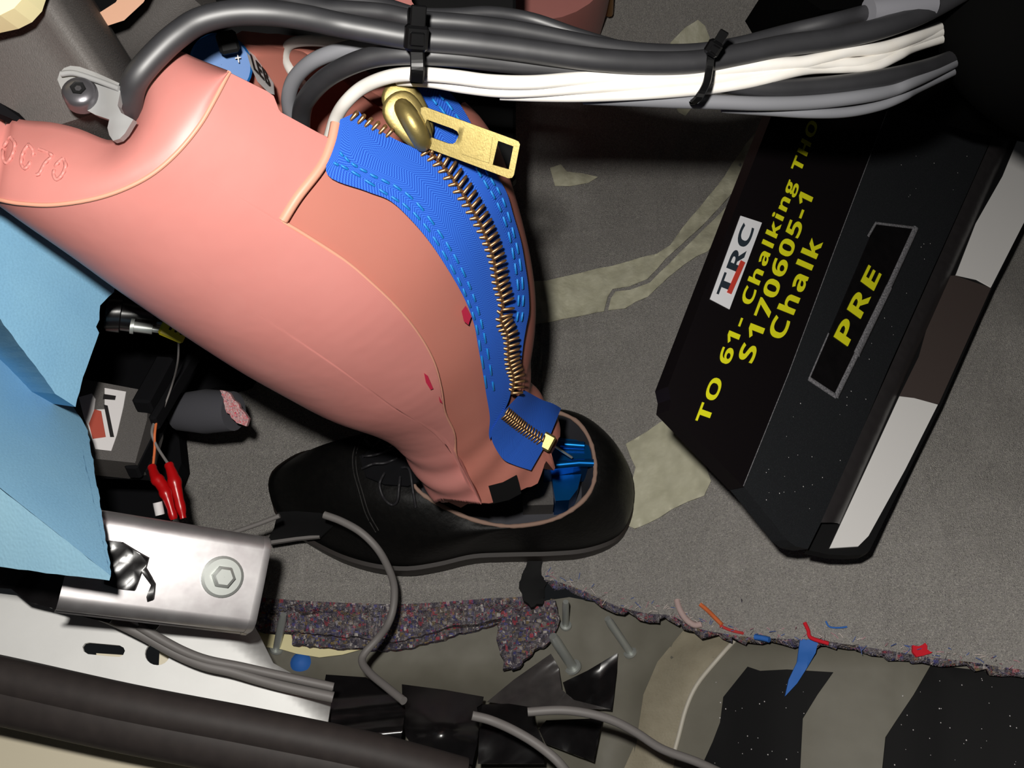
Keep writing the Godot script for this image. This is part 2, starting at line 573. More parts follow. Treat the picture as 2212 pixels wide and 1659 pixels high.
func leg_f(p: Vector3, off: float) -> float:
	var q := p - K
	var s := q.dot(A)
	var r := tab(leg_ru, s)
	var u := (q.dot(E1) - tab(leg_cu, s)) / (r + off)
	var w := q.dot(E2) / (r * RATIO + off)
	return sqrt(u * u + w * w) - 1.0
func leg_hit(x: float, y: float, off := 0.0) -> Vector3:
	var r := ray(x, y)
	var t := 0.2
	var best := 9.0
	var bt := 0.4
	while t < 0.75:
		var v := leg_f(C + r * t, off)
		if v < best:
			best = v; bt = t
		if v < 0: break
		t += 0.008
	if best >= 0: return C + r * bt
	var a := t - 0.008
	for i in 10:
		var m := (a + t) / 2
		if leg_f(C + r * m, off) < 0: t = m
		else: a = m
	return C + r * t
func on_leg(off: float) -> Callable:
	return func(x, y): return leg_hit(x, y, off)

# where the flesh may be seen: its upper and lower cut
var FLESH := [-600, 30, -300, 330, 0, 432, 60, 441, 120, 442, 200, 430, 268, 408, 330, 375, 384, 328, 430, 272, 462, 218, 495, 155, 540, 175, 590, 205, 603, 240, 615, 250, 645, 256, 668, 247, 690, 248, 722, 264, 748, 292, 800, 300, 860, 306, 905, 330, 945, 320, 970, 280, 985, 235, 1005, 215, 1040, 200, 1100, 150, 1400, 500, 1300, 800, 1215, 880, 1212, 940, 1180, 1000, 1166, 1040, 1160, 1048, 1128, 1064, 1062, 1088, 1000, 1088, 945, 1082, 860, 1100, 300, 900]
# the outer layer, whose edge runs down the calf
var SEAM := [722, 264, 712, 310, 690, 360, 640, 425, 606, 476, 655, 505, 740, 560, 800, 610, 860, 668, 905, 725, 936, 782, 952, 840, 960, 890, 980, 935, 984, 980, 1000, 1020, 1040, 1064, 1062, 1088]
func build_leg():
	leg_setup()
	var o := thing("dummy_leg", "pink vinyl crash dummy lower leg with blue zipper down the calf, foot in black shoe", "dummy leg")
	var region := P(FLESH)
	var NT := 128
	var behind := P([-500, 250, 300, 300, 470, 170, 498, 66, 520, 60, 640, 70, 760, 90, 900, 120, 1100, 150, 1400, 500, 1300, 900, 900, 1200, -500, 1200])
	var cut := func(th: float, off: float) -> Vector2:
		var lo := -0.08 * leg_len
		var hi := leg_len * 1.02
		var front := sin(th) > -0.35
		if front:
			var s := -0.1 * leg_len
			while s < leg_len and not Geometry2D.is_point_in_polygon(px(leg_pt(s, th, off)), region): s += 0.001
			lo = s
			while s < leg_len * 1.15 and Geometry2D.is_point_in_polygon(px(leg_pt(s, th, off)), region): s += 0.001
			hi = s
		else:
			lo = 0.0
			while lo < leg_len * 0.6 and not Geometry2D.is_point_in_polygon(px(leg_pt(lo, th, off)), behind): lo += 0.002
		return Vector2(lo, hi)
	# inner layer
	var rows := []
	var b := B.new()
	var ends := []
	for j in NT: ends.append(cut.call(TAU * j / NT, 0.0))
	# even out the columns on the far side
	for j in NT:
		if ends[j].y <= ends[j].x + 0.05: ends[j] = Vector2(0.06, leg_len * 1.0)
	for i in 61:
		var row := PackedVector3Array()
		var inn := PackedVector3Array()
		for j in NT:
			var s := lerpf(ends[j].x, ends[j].y, i / 60.0)
			row.append(leg_pt(s, TAU * j / NT, -0.0016 + 0.7 * crease(s, TAU * j / NT)))
		rows.append(row)
	b.grid(rows, true)
	var inner := []
	for i in 13:
		var row := PackedVector3Array()
		for j in NT:
			var s := lerpf(ends[j].x, ends[j].y, i / 12.0)
			row.append(leg_pt(s, TAU * j / NT, -0.010))
		inner.append(row)
	b.grid(inner, true)
	b.grid([rows[0], inner[0]], true)
	b.grid([rows[60], inner[12]], true)
	part(b, "flesh", M.skin_strip, o, "paler orange vinyl layer under the zipper edge")
	# outer layer: columns from the far side round to the seam
	var seam := curve(P(SEAM), 4) as PackedVector2Array
	var outer_poly := PackedVector2Array()
	for k in range(0, 40, 2): outer_poly.append(Vector2(FLESH[k], FLESH[k + 1]))
	outer_poly.append_array(seam)
	outer_poly.append_array(P([1000, 1088, 945, 1082, 860, 1100, 300, 900]))
	var l := B.new()
	var cols := []
	var lows := []
	for j in 421:
		var th := lerpf(PI * 1.3, PI * 0.08, j / 420.0)
		var s := -0.1 * leg_len
		while s < leg_len and not Geometry2D.is_point_in_polygon(px(leg_pt(s, th, 0.0012)), outer_poly): s += 0.0006
		if s >= leg_len: continue
		var lo := s
		while s < leg_len * 1.15 and Geometry2D.is_point_in_polygon(px(leg_pt(s, th, 0.0012)), outer_poly): s += 0.0006
		if s - lo < 0.004: continue
		var col := PackedVector3Array()
		for i in 121:
			var q := lerpf(lo, s, i / 120.0)
			col.append(leg_pt(q, th, 0.0012 + crease(q, th)))
		col.append(leg_pt(s, th, -0.003))
		cols.append(col)
	l.grid(cols)
	var under := PackedVector3Array()
	for p in cols[-1]: under.append(p - E2 * 0.003)
	l.grid([cols[-1], under])
	var ov := part(l, "flesh_overlay", M.skin, o)
	l = B.new()
	var fold := PackedVector3Array()
	for q in curve(P([722, 266, 712, 310, 690, 360, 640, 425, 608, 476]), 8): fold.append(leg_hit(q.x + 3, q.y, 0.0010))
	l.tube(fold, 0.0021, 8, true, 0.8)
	part(l, "raised_edge", M.skin_edge, ov)
	l = B.new()
	fold = PackedVector3Array()
	for q in curve(P([606, 476, 655, 505, 740, 560, 800, 610, 860, 668, 905, 725, 936, 782, 952, 840, 960, 890, 980, 935, 984, 980, 996, 1014]), 5):
		var c := leg_hit(q.x, q.y, 0.0010) - K
		fold.append(leg_hit(q.x, q.y, 0.0004 + crease(c.dot(A), atan2(c.dot(E2), c.dot(E1)))))
	l.tube(fold, 0.0009, 6)
	part(l, "seam", M.skin_edge, ov)
	for m in [[997, 672, 1006, 660, 1018, 684, 1012, 702, 1002, 694], [916, 806, 924, 812, 936, 840, 930, 842, 920, 826], [948, 856, 956, 872, 950, 868]]:
		l = B.new()
		sheet(l, P(m), on_leg(0.0026), W * 0.0008, 10)
		part(l, "paint_mark", mat(c8(186, 40, 70), 0.5), ov)
	build_cuff(o)
	build_zip(o)
	settle(o)
func crease(s: float, th: float) -> float:
	# folds in the vinyl just above the ankle
	var a := s / leg_len
	return 0.0012 * ss(0.72, 0.84, a) * sin(a * 78 + 1.6 * sin(th * 2.0)) * (1.0 - ss(0.97, 1.04, a))
func build_cuff(o: Node3D):
	# end face of the flesh round the knee
	var outer := curve(P([-300, 335, -150, 395, 0, 432, 60, 441, 120, 442, 200, 430, 268, 408, 330, 375, 384, 328, 430, 272, 462, 218, 495, 155]), 5) as PackedVector2Array
	var inn := curve(P([-300, 110, -150, 180, 0, 240, 45, 258, 110, 264, 170, 278, 232, 302, 262, 292, 290, 255, 303, 200, 312, 140, 335, 108, 375, 105, 430, 128, 495, 153]), 5) as PackedVector2Array
	var b := B.new()
	var rows := []
	for i in 57:
		var t := i / 56.0
		var a := alongline(outer, t)
		var z := alongline(inn, t)
		var p := leg_hit(a.x, a.y, 0.0012)
		var d := (p - C).dot(W)
		var row := PackedVector3Array()
		for k in 13:
			var q := k / 12.0
			var m := a.lerp(z, q)
			row.append(D(m.x, m.y, d - 0.006 * sin(q * PI * 0.6) + 0.018 * q * q))
		for k in 4:
			var w := ray(z.x, z.y)
			row.append(D(z.x, z.y, d + 0.018) + (W * 0.02 + A * 0.012) * (k + 1))
		rows.append(row)
	b.grid(rows)
	var c := part(b, "flesh_cuff", M.skin, o)
	var e := B.new()
	var line := PackedVector3Array()
	for i in 57:
		var a := alongline(outer, i / 56.0)
		line.append(leg_hit(a.x, a.y, 0.0012))
	e.tube(line, 0.0009, 6)
	part(e, "moulding_line", M.skin_edge, c)
	var mn := B.new()
	for l in [[22, 296, 8, 318, 6, 340, 14, 352, 26, 336, 32, 312, 22, 296], [62, 312, 50, 330, 46, 352, 54, 364, 66, 350, 72, 328, 62, 312], [84, 322, 104, 330, 112, 338, 98, 352, 86, 374, 78, 378], [136, 342, 122, 356, 116, 376, 122, 388, 134, 378, 142, 358, 136, 342]]:
		var st := PackedVector3Array()
		for q in curve(P(l), 5):
			var best := 1e9
			var at := Vector3.ZERO
			for row in rows:
				for p in row:
					var gap := px(p).distance_squared_to(q)
					if gap < best:
						best = gap; at = p
			st.append(D(q.x, q.y, (at - C).dot(W) - 0.0002))
		mn.tube(st, 0.0007, 6)
	part(mn, "moulded_number", M.skin, c)

# ---------------------------------------------------------------- zipper
var ZL := [735, 258, 775, 240, 722, 310, 800, 268, 707, 377, 852, 300, 790, 412, 900, 322, 842, 433, 940, 347, 886, 473, 985, 400, 926, 520, 1020, 455, 960, 570, 1045, 505, 990, 620, 1065, 560, 1012, 665, 1072, 610, 1025, 705, 1085, 655, 1033, 750, 1080, 690, 1042, 800, 1095, 725, 1050, 850, 1098, 780, 1058, 900, 1108, 818, 1056, 935, 1100, 862, 1058, 950, 1086, 893]
var ZR := [845, 190, 962, 188, 880, 240, 1000, 235, 915, 315, 1045, 320, 948, 345, 1068, 370, 990, 400, 1094, 415, 1025, 455, 1109, 465, 1048, 505, 1125, 520, 1068, 560, 1134, 570, 1076, 610, 1141, 620, 1088, 655, 1143, 670, 1084, 690, 1137, 705, 1098, 725, 1131, 740, 1101, 780, 1125, 790, 1110, 818, 1121, 812]
func ribbon(o: Node, pairs: Array, n: String, lift: float, vflip := false, drop := 0.0) -> MeshInstance3D:
	var l := PackedVector2Array()
	var r := PackedVector2Array()
	for i in pairs.size() / 4:
		l.append(Vector2(pairs[4 * i], pairs[4 * i + 1])); r.append(Vector2(pairs[4 * i + 2], pairs[4 * i + 3]))
	l = curve(l, 6); r = curve(r, 6)
	var rows := []
	var uvs := []
	var back := []
	var run := 0.0
	var last := Vector3.ZERO
	for i in l.size():
		var row := PackedVector3Array()
		var ur := PackedVector2Array()
		var bk := PackedVector3Array()
		var first := leg_hit(l[i].x, l[i].y, lift)
		if i > 0: run += first.distance_to(last)
		last = first
		for k in 9:
			var q := l[i].lerp(r[i], k / 8.0)
			var p := leg_hit(q.x, q.y, lift)
			p += ray(q.x, q.y) * drop * (k / 8.0 if not vflip else 1 - k / 8.0)
			row.append(p)
			bk.append(p + W * 0.0012)
			ur.append(Vector2(k / 8.0 * 1.25 + (0.25 if vflip else 0.0), run * 46))
		rows.append(row); uvs.append(ur); back.append(bk)
	var b := B.new()
	b.grid(rows, false, uvs)
	b.grid(back, false, uvs)
	for e in [[0, 8]]:
		for k in e: 
			var x := PackedVector3Array()
			var y := PackedVector3Array()
			for i in rows.size():
				x.append(rows[i][k]); y.append(back[i][k])
			b.grid([x, y])
	b.grid([rows[0], back[0]]); b.grid([rows[-1], back[-1]])
	return part(b, n, M.zip, o)
func tooth_mesh() -> ArrayMesh:
	var b := B.new()
	# a bent brass wire clamp: x across the tape, y off the tape, z along the chain
	var pts := PackedVector3Array([Vector3(-0.0040, -0.0004, 0.0), Vector3(-0.0034, 0.0009, 0), Vector3(-0.0012, 0.0012, 0), Vector3(0.0010, 0.0014, 0), Vector3(0.0018, 0.0011, 0), Vector3(0.0021, 0.0, 0)])
	b.tube(pts, PackedFloat32Array([0.0006, 0.0008, 0.0008, 0.0009, 0.0010, 0.0007]), 6, true)
	return b.mesh()
func add_tooth(mesh: Mesh, o: Node, at: Vector3, x: Vector3, y: Vector3, size := 1.0):
	var m := MeshInstance3D.new()
	m.name = "zip_tooth"
	m.mesh = mesh
	m.material_override = M.brass_old
	m.transform = frame(at, y, x).scaled_local(Vector3.ONE * size)
	o.add_child(m, true)
func chain(o: Node, line: PackedVector2Array, mesh: Mesh, lift: float, pitch: float, sides := [-1.0, 1.0], drop := 0.0, size := 1.0):
	var pts := PackedVector3Array()
	for q in line: pts.append(leg_hit(q.x, q.y, lift) + ray(q.x, q.y) * drop)
	var acc := 0.0
	var n := 0
	for i in pts.size() - 1:
		var seg := pts[i].distance_to(pts[i + 1])
		while acc < seg:
			var p := pts[i].lerp(pts[i + 1], acc / seg)
			var t := (pts[i + 1] - pts[i]).normalized()
			var nrm := (C - p).normalized()
			var x := t.cross(nrm).normalized()
			if px(p + x * 0.01).x > px(p).x: x = -x    # x points to the left tape
			var s: float = sides[n % sides.size()]
			add_tooth(mesh, o, p + x * s * 0.0017 * size, (-x * s + t * 0.35).normalized(), nrm, size)
			acc += pitch
			n += 1
		acc -= seg
func build_zip(o: Node3D):
	var mesh := tooth_mesh()
	var left := ribbon(o, ZL, "zipper_tape", 0.0026)
	var right := ribbon(o, ZR, "zipper_tape", 0.0026, true, 0.004)
	var mid := curve(P([915, 318, 948, 347, 988, 400, 1022, 455, 1047, 505, 1066, 560, 1074, 610, 1086, 655, 1082, 690, 1096, 725, 1100, 780, 1110, 818, 1106, 850]), 8) as PackedVector2Array
	chain(left, mid, mesh, 0.0035, 0.0019)
	# lower end of the zipper, past the fold
	var lowl := ribbon(o, [1062, 930, 1088, 888, 1064, 955, 1098, 900, 1085, 990, 1130, 924, 1110, 1004, 1155, 940, 1147, 1016, 1178, 962], "zipper_tape", 0.0035)
	ribbon(o, [1088, 888, 1132, 842, 1098, 900, 1142, 848, 1130, 924, 1172, 864, 1155, 940, 1195, 872, 1180, 962, 1212, 882], "zipper_tape", 0.0035, true)
	chain(lowl, curve(P([1092, 893, 1130, 924, 1172, 953]), 8), mesh, 0.0045, 0.0016, [-1.0, 1.0], 0.0, 0.66)
	chain(left, P([768, 242, 790, 252, 826, 270, 850, 282]), mesh, 0.0035, 0.0034, [1.0])
	var tip := leg_hit(1181, 954, 0.004)
	var dir := (leg_hit(1195, 962, 0.004) - leg_hit(1150, 938, 0.004)).normalized()
	var stop := B.new()
	stop.block(frame(tip, C - tip, dir), Vector3(0.0085, 0.004, 0.0105), 0.0012)
	part(stop, "end_stop", M.brass, lowl)
	# slider: two lobed plates with rounded rims, and the bridge that holds the tab
	var sl := B.new()
	var c0 := leg_hit(884, 262, 0.0065)
	var ax := (leg_hit(934, 325, 0.0065) - leg_hit(846, 200, 0.0065)).normalized()
	var up := ((C - c0).normalized() + Vector3(0.12, 0.05, 0)).normalized()
	var fr := frame(c0, up, ax)
	for lvl in [0, 1]:
		var rings := []
		for h in [[-0.0012, 0.86], [-0.0006, 1.0], [0.0006, 1.0], [0.0013, 0.9], [0.0016, 0.6], [0.0016, 0.0]]:
			var ring := PackedVector3Array()
			for k in 32:
				var a := TAU * k / 32
				var rx := 0.0130 if lvl == 1 else 0.0140
				var rz := 0.0088 * (1.0 - 0.22 * cos(a) + 0.10 * cos(2 * a))
				ring.append(fr * (Vector3(cos(a) * rx * h[1] - 0.001 + 0.001 * lvl, -0.0048 * (1 - lvl) + h[0], sin(a) * rz * h[1]) + Vector3(-0.002, 0, -0.003) * (1 - lvl)))
			rings.append(ring)
		sl.grid(rings, true)
	var slider := part(sl, "slider", M.brass, o)
	var br := B.new()
	var arch := PackedVector3Array()
	var ar := PackedFloat32Array()
	for k in 15:
		var a := PI * k / 14
		arch.append(fr * Vector3(-0.0085 * cos(a) + 0.002, 0.001 + 0.0050 * sin(a), -0.001 + 0.002 * k / 14.0))
		ar.append(0.0034 + 0.0012 * sin(a))
	br.tube(arch, ar, 14)
	part(br, "bridge", M.brass, slider)
	var tabp := plane3(leg_hit(905, 280, 0.0075), D(1122, 308, (leg_hit(905, 280, 0.0075) - C).dot(W) - 0.004), D(1104, 384, (leg_hit(905, 280, 0.0075) - C).dot(W) + 0.001))
	var t := B.new()
	sheet(t, P([909, 233, 918, 231, 1112, 302, 1120, 306, 1123, 312, 1110, 378, 1106, 384, 1098, 385, 899, 311, 893, 306, 895, 292, 900, 286, 912, 287, 918, 262, 909, 244]), flat(tabp, 0.0008), -tabp.normal * 0.0016, 14.0, [P([1076, 304, 1109, 316, 1099, 366, 1064, 356]), P([922, 258, 978, 278, 988, 284, 991, 292, 984, 307, 978, 311, 968, 310, 912, 290])])
	var tb := part(t, "pull_tab", M.brass, o)
	var pan := B.new()
	sheet(pan, P([1010, 274, 1064, 297, 1056, 352, 998, 333, 993, 326, 1002, 280]), flat(tabp, 0.0019), -tabp.normal * 0.0016, 30.0)
	part(pan, "raised_panel", M.brass, tb)
	letters("YKK", onplane(Plane(tabp.normal, tabp.d + 0.0022), 1040, 341), onplane(Plane(tabp.normal, tabp.d + 0.0022), 1028, 337), onplane(Plane(tabp.normal, tabp.d + 0.0022), 1053, 298), 0.0003, M.brass, tb, "lettering")
	# stitching along both tapes
	var th := B.new()
	for line in [[735, 330, 760, 355, 800, 375, 850, 400, 900, 440, 945, 495, 980, 550, 1010, 610, 1030, 660, 1045, 720, 1058, 790, 1068, 850], [722, 352, 760, 372, 820, 408, 870, 440, 915, 485, 955, 540, 988, 600, 1010, 650, 1028, 700, 1040, 770, 1052, 850], [950, 205, 985, 250, 1030, 330, 1060, 385, 1085, 430, 1106, 490, 1122, 560, 1130, 640, 1126, 700], [935, 215, 970, 260, 1012, 330, 1045, 390, 1074, 440, 1098, 500, 1112, 570, 1120, 640, 1116, 700]]:
		var c := curve(P(line), 10) as PackedVector2Array
		var i := 0
		while i + 4 < c.size():
			var seg := PackedVector3Array()
			for k in 4:
				var q: Vector2 = c[i + k] + Vector2(0, 2.0 * sin(i * 2.3))
				seg.append(leg_hit(q.x, q.y, 0.0030 + 0.0008 * sin(PI * k / 3.0)))
			th.tube(seg, 0.0006, 5)
			i += 5
	part(th, "stitching", M.thread, left).set_meta("kind", "stuff")

# ---------------------------------------------------------------- shoe
func build_shoe():
	var o := thing("dress_shoe", "worn black leather lace-up shoe on the dummy's foot", "shoe")
	# outline where the upper meets the sole, in the plane 18 mm above the floor
	var out := PackedVector3Array()
	for q in curve(P([586, 1078, 581, 1050, 590, 1020, 620, 996, 656, 978, 720, 968, 800, 958, 900, 945, 1000, 935, 1100, 928, 1200, 926, 1262, 938, 1312, 972, 1346, 1012, 1367, 1064, 1362, 1115, 1335, 1160, 1270, 1186, 1190, 1194, 1100, 1196, 1020, 1200, 950, 1216, 880, 1226, 810, 1220, 740, 1200, 670, 1165, 612, 1125, 582, 1075]), 4): out.append(H(q.x, q.y, 0.016))
	var rim := PackedVector3Array()
	for q in curve(P([884, 1032, 876, 1000, 880, 970, 905, 945, 960, 925, 1040, 905, 1120, 892, 1190, 890, 1225, 898, 1252, 916, 1274, 950, 1284, 990, 1285, 1030, 1272, 1066, 1240, 1098, 1195, 1122, 1140, 1134, 1085, 1136, 1020, 1122, 960, 1096, 925, 1076, 902, 1058, 884, 1032]), 4):
		rim.append(H(q.x, q.y, 0.066 + 0.012 * ss(1100, 1280, q.x) + 0.012 * ss(1050, 900, q.x)))
	var N := 120
	var ring := func(p: PackedVector3Array) -> PackedVector3Array:
		# N points at even angles round the shoe's long middle
		var r := PackedVector3Array()
		var tot := 0.0
		for i in p.size() - 1: tot += p[i].distance_to(p[i + 1])
		var acc := 0.0
		var i := 0
		for k in N:
			var want := tot * k / N
			while i < p.size() - 2 and acc + p[i].distance_to(p[i + 1]) < want:
				acc += p[i].distance_to(p[i + 1]); i += 1
			r.append(p[i].lerp(p[i + 1], (want - acc) / maxf(p[i].distance_to(p[i + 1]), 1e-6)))
		return r
	var a: PackedVector3Array = ring.call(out)
	var z: PackedVector3Array = ring.call(rim)
	var rows := []
	for i in 19:
		var t := i / 18.0
		var row := PackedVector3Array()
		for k in N:
			var c := 1.0 - cos(t * PI / 2)
			var s := sin(t * PI / 2)
			var span := Vector2(a[k].x - z[k].x, a[k].z - z[k].z).length()
			var long := ss(0.03, 0.09, span)
			var p := a[k].lerp(z[k], lerpf(c, t, long * 0.85))
			p.y = lerpf(a[k].y, z[k].y, lerpf(s, pow(sin(t * PI / 2), 1.1) * 0.55 + 0.45 * t, long))
			p.y += 0.010 * sin(t * PI) * long
			row.append(p)
		rows.append(row)
	var b := B.new()
	b.grid(rows, true)
	# the inner side
	var wall := []
	for i in 5:
		var row := PackedVector3Array()
		var ctr := Vector3.ZERO
		for p in z: ctr += p / N
		for k in N:
			var p := z[k].lerp(Vector3(ctr.x, z[k].y, ctr.z), 0.02 + 0.02 * i)
			p.y = lerpf(z[k].y, 0.03, i / 4.0)
			row.append(p)
		wall.append(row)
	var up := part(b, "upper", M.leather, o)
	var w := B.new()
	w.grid([z, wall[0]], true)
	w.grid(wall, true)
	var mid := Vector3.ZERO
	for p in wall[4]: mid += p / N
	w.fan(mid, wall[4])
	part(w, "lining", M.lining_dark, o)
	var e := B.new()
	var line := z.duplicate()
	line.append(z[0])
	rng.seed = 3
	var rad := PackedFloat32Array()
	for k in line.size():
		rad.append(0.0013 + rng.randf() * 0.0006)
	e.tube(line, rad, 7)
	part(e, "torn_rim", M.lining, o, "frayed tan edge of the shoe opening")
	# sole and welt
	var s := B.new()
	var rr := []
	for h in [[1.0, 0.017], [1.0, 0.016], [1.0, 0.010], [0.99, 0.0], [0.9, 0.0]]:
		var row := PackedVector3Array()
		var ctr := Vector3.ZERO
		for p in a: ctr += p / N
		for k in N:
			var p: Vector3 = ctr + (a[k] - ctr) * h[0]
			p += Vector3(0, 0, 0.003 if (a[k] - ctr).z > 0.01 and h[1] < 0.017 else 0.0)
			p.y = h[1] + 0.002
			row.append(p)
		rr.append(row)
	for i in 4: s.grid([rr[i], rr[i + 1]], true)
	part(s, "sole", M.sole, o)
	var proj := []
	for row in rows:
		var pr := PackedVector2Array()
		for p in row: pr.append(px(p))
		proj.append(pr)
	shoe_details(o, func(x, y, lift):
		var best := 1e9
		var hit := Vector3.ZERO
		for i in range(4, rows.size()):
			for k in N:
				var gap: float = proj[i][k].distance_squared_to(Vector2(x, y)) + (1e5 if rows[i][k].x > 0.0 else 0.0)
				if gap < best:
					best = gap; hit = rows[i][k]
		return D(x, y, (hit - C).dot(W) - lift))
	settle(o)

# ---------------------------------------------------------------- sign
func build_sign():
	var o := thing("test_sign", "black test sign with yellow lettering and PRE plate, leaning on the carpet", "sign")
	var pl := plane3(D(1443, 870, 0.52), D(1690, 170, 0.65), D(1773, 1129, 0.558))
	var back := -pl.normal * 0.012
	var b := B.new()
	sheet(b, P([1606, 1050, 1700, 1166, 1718, 1180, 1745, 1186, 1772, 1132, 1850, 958, 1923, 786, 2105, 382, 2163, 249, 2250, 60, 1990, 40, 1915, 240, 1800, 545, 1700, 810]), flat(pl), back, 60.0)
	part(b, "felt_face", M.sign_felt, o)
	b = B.new()
	sheet(b, P([1443, 835, 1449, 862, 1446, 886, 1606, 1052, 1702, 806, 1802, 541, 1917, 236, 1990, 40, 1730, 40, 1690, 190, 1600, 420]), flat(pl, 0.0008), back, 60.0)
	var lab := part(b, "label_sheet", M.label_black, o)
	var at := func(x, y, l := 0.0009): return onplane(Plane(pl.normal, pl.d + l), x, y)
	letters("TO 61- Chalking THO", at.call(1537, 920), at.call(1500, 907), at.call(1775, 272), 0.0004, M.yellow, lab, "lettering", true, 3)
	letters("S170605-1", at.call(1625, 786), at.call(1592, 774), at.call(1757, 427), 0.0004, M.yellow, lab, "lettering", true, 3)
	letters("Chalk", at.call(1692, 736), at.call(1655, 722), at.call(1778, 524), 0.0004, M.yellow, lab, "lettering", true, 3)
	var lg := B.new()
	sheet(lg, P([1600, 466, 1646, 481, 1576, 668, 1534, 646]), flat(pl, 0.0012), -pl.normal * 0.0005, 90.0)
	var logo := part(lg, "logo_plate", M.sign_white, lab)
	letters("TRC", at.call(1575, 645, 0.0013), at.call(1547, 634, 0.0013), at.call(1631, 492, 0.0013), 0.0003, M.slate, lab, "lettering")
	lg = B.new()
	sheet(lg, P([1571, 631, 1580, 635, 1610, 567, 1601, 562]), flat(pl, 0.0018), -pl.normal * 0.0005, 90.0)
	part(lg, "logo_bar", M.red, lab)
	lg = B.new()
	lg.tube(PackedVector3Array([at.call(1606, 1050), at.call(1704, 806), at.call(1802, 542), at.call(1917, 238)]), 0.00028, 6)
	part(lg, "sheet_edge", M.scuff, lab)
	# plate with PRE in a scuffed frame
	var plate := B.new()
	sheet(plate, P([1750, 818, 1803, 852, 1980, 492, 1893, 482]), flat(pl, 0.0010), -pl.normal * 0.0009, 60.0)
	var pp := part(plate, "name_plate", M.black_gloss, o)
	letters("PRE", at.call(1831, 748, 0.0012), at.call(1801, 727, 0.0012), at.call(1904, 593, 0.0012), 0.0005, M.yellow, pp, "lettering", true, 3)
	var fr := B.new()
	for seg in [[1748, 818, 1806, 856, 9], [1806, 856, 1850, 765, 11], [1850, 765, 1920, 620, 15], [1920, 620, 1978, 492, 13], [1978, 492, 1892, 482, 6], [1892, 482, 1876, 510, 5], [1748, 818, 1790, 720, 3]]:
		var p0: Vector3 = at.call(seg[0], seg[1], 0.001)
		var p1: Vector3 = at.call(seg[2], seg[3], 0.001)
		fr.tube(PackedVector3Array([p0, (p0 + p1) / 2, p1]), seg[4] * 0.0002, 6, true, 0.5)
	part(fr, "plate_frame", M.scuff, pp)
	b = B.new()
	rng.seed = 12
	for i in 60:
		var t := rng.randf()
		var q := Vector2(1730, 1100).lerp(Vector2(2060, 330), t) + Vector2(rng.randf_range(-110, 40), 0)
		if Geometry2D.is_point_in_polygon(q, P([1740, 818, 1806, 862, 1985, 490, 1888, 475])): continue
		b.lathe(frame(at.call(q.x, q.y, 0.0001), pl.normal, Vector3.RIGHT), [[0.00005, 0.0002], [rng.randf_range(0.00015, 0.0004), 0.0]], 6)
	part(b, "dust", M.paper, o).set_meta("kind", "stuff")
	# rounded fold and the foot strip with its stickers
	var foot := plane3(at.call(1795, 1135, -0.005), at.call(2180, 262, -0.005), H(1875, 1193, 0.136))
	var rows := []
	for i in 21:
		var q := Vector2(1773, 1129).lerp(Vector2(2250, 60), i / 20.0)
		var p: Vector3 = at.call(q.x, q.y, 0.0)
		var e := onplane(foot, q.x + 42, q.y + 4)
		rows.append(PackedVector3Array([p, p.lerp(e, 0.35) + pl.normal * 0.0035, p.lerp(e, 0.65) + pl.normal * 0.0032, e]))
	b = B.new()
	b.grid(rows)
	part(b, "rolled_edge", M.rolled, o)
	b = B.new()
	sheet(b, P([1745, 1188, 1790, 1198, 1830, 1200, 1862, 1198, 1878, 1190, 2034, 874, 2145, 620, 2330, 240, 2290, 60, 2190, 60, 2100, 380, 1920, 790, 1773, 1129]), flat(foot), -foot.normal * 0.006, 60.0)
	part(b, "foot_strip", M.black, o)
	b = B.new()
	sheet(b, P([1943, 856, 1975, 860, 2026, 874, 1955, 1015, 1876, 1158, 1854, 1180, 1792, 1184, 1870, 1015]), flat(foot, 0.0012), -foot.normal * 0.001, 60.0)
	part(b, "sticker", M.sticker_gray, o, "light grey sticker on lower right strip")
	b = B.new()
	sheet(b, P([2065, 593, 2110, 603, 2141, 620, 2225, 455, 2300, 280, 2240, 200, 2166, 380, 2108, 482]), flat(foot, 0.0012), -foot.normal * 0.001, 60.0)
	part(b, "sticker", M.sticker_gray, o, "light grey sticker on upper right strip")
	b = B.new()
	sheet(b, P([2063, 595, 2141, 622, 2028, 872, 1943, 855, 1985, 770, 2030, 610, 2045, 596]), flat(foot, 0.0010), -foot.normal * 0.001, 60.0)
	part(b, "sticker", M.sticker_brown, o, "dark brown sticker between the grey ones")
	settle(o)

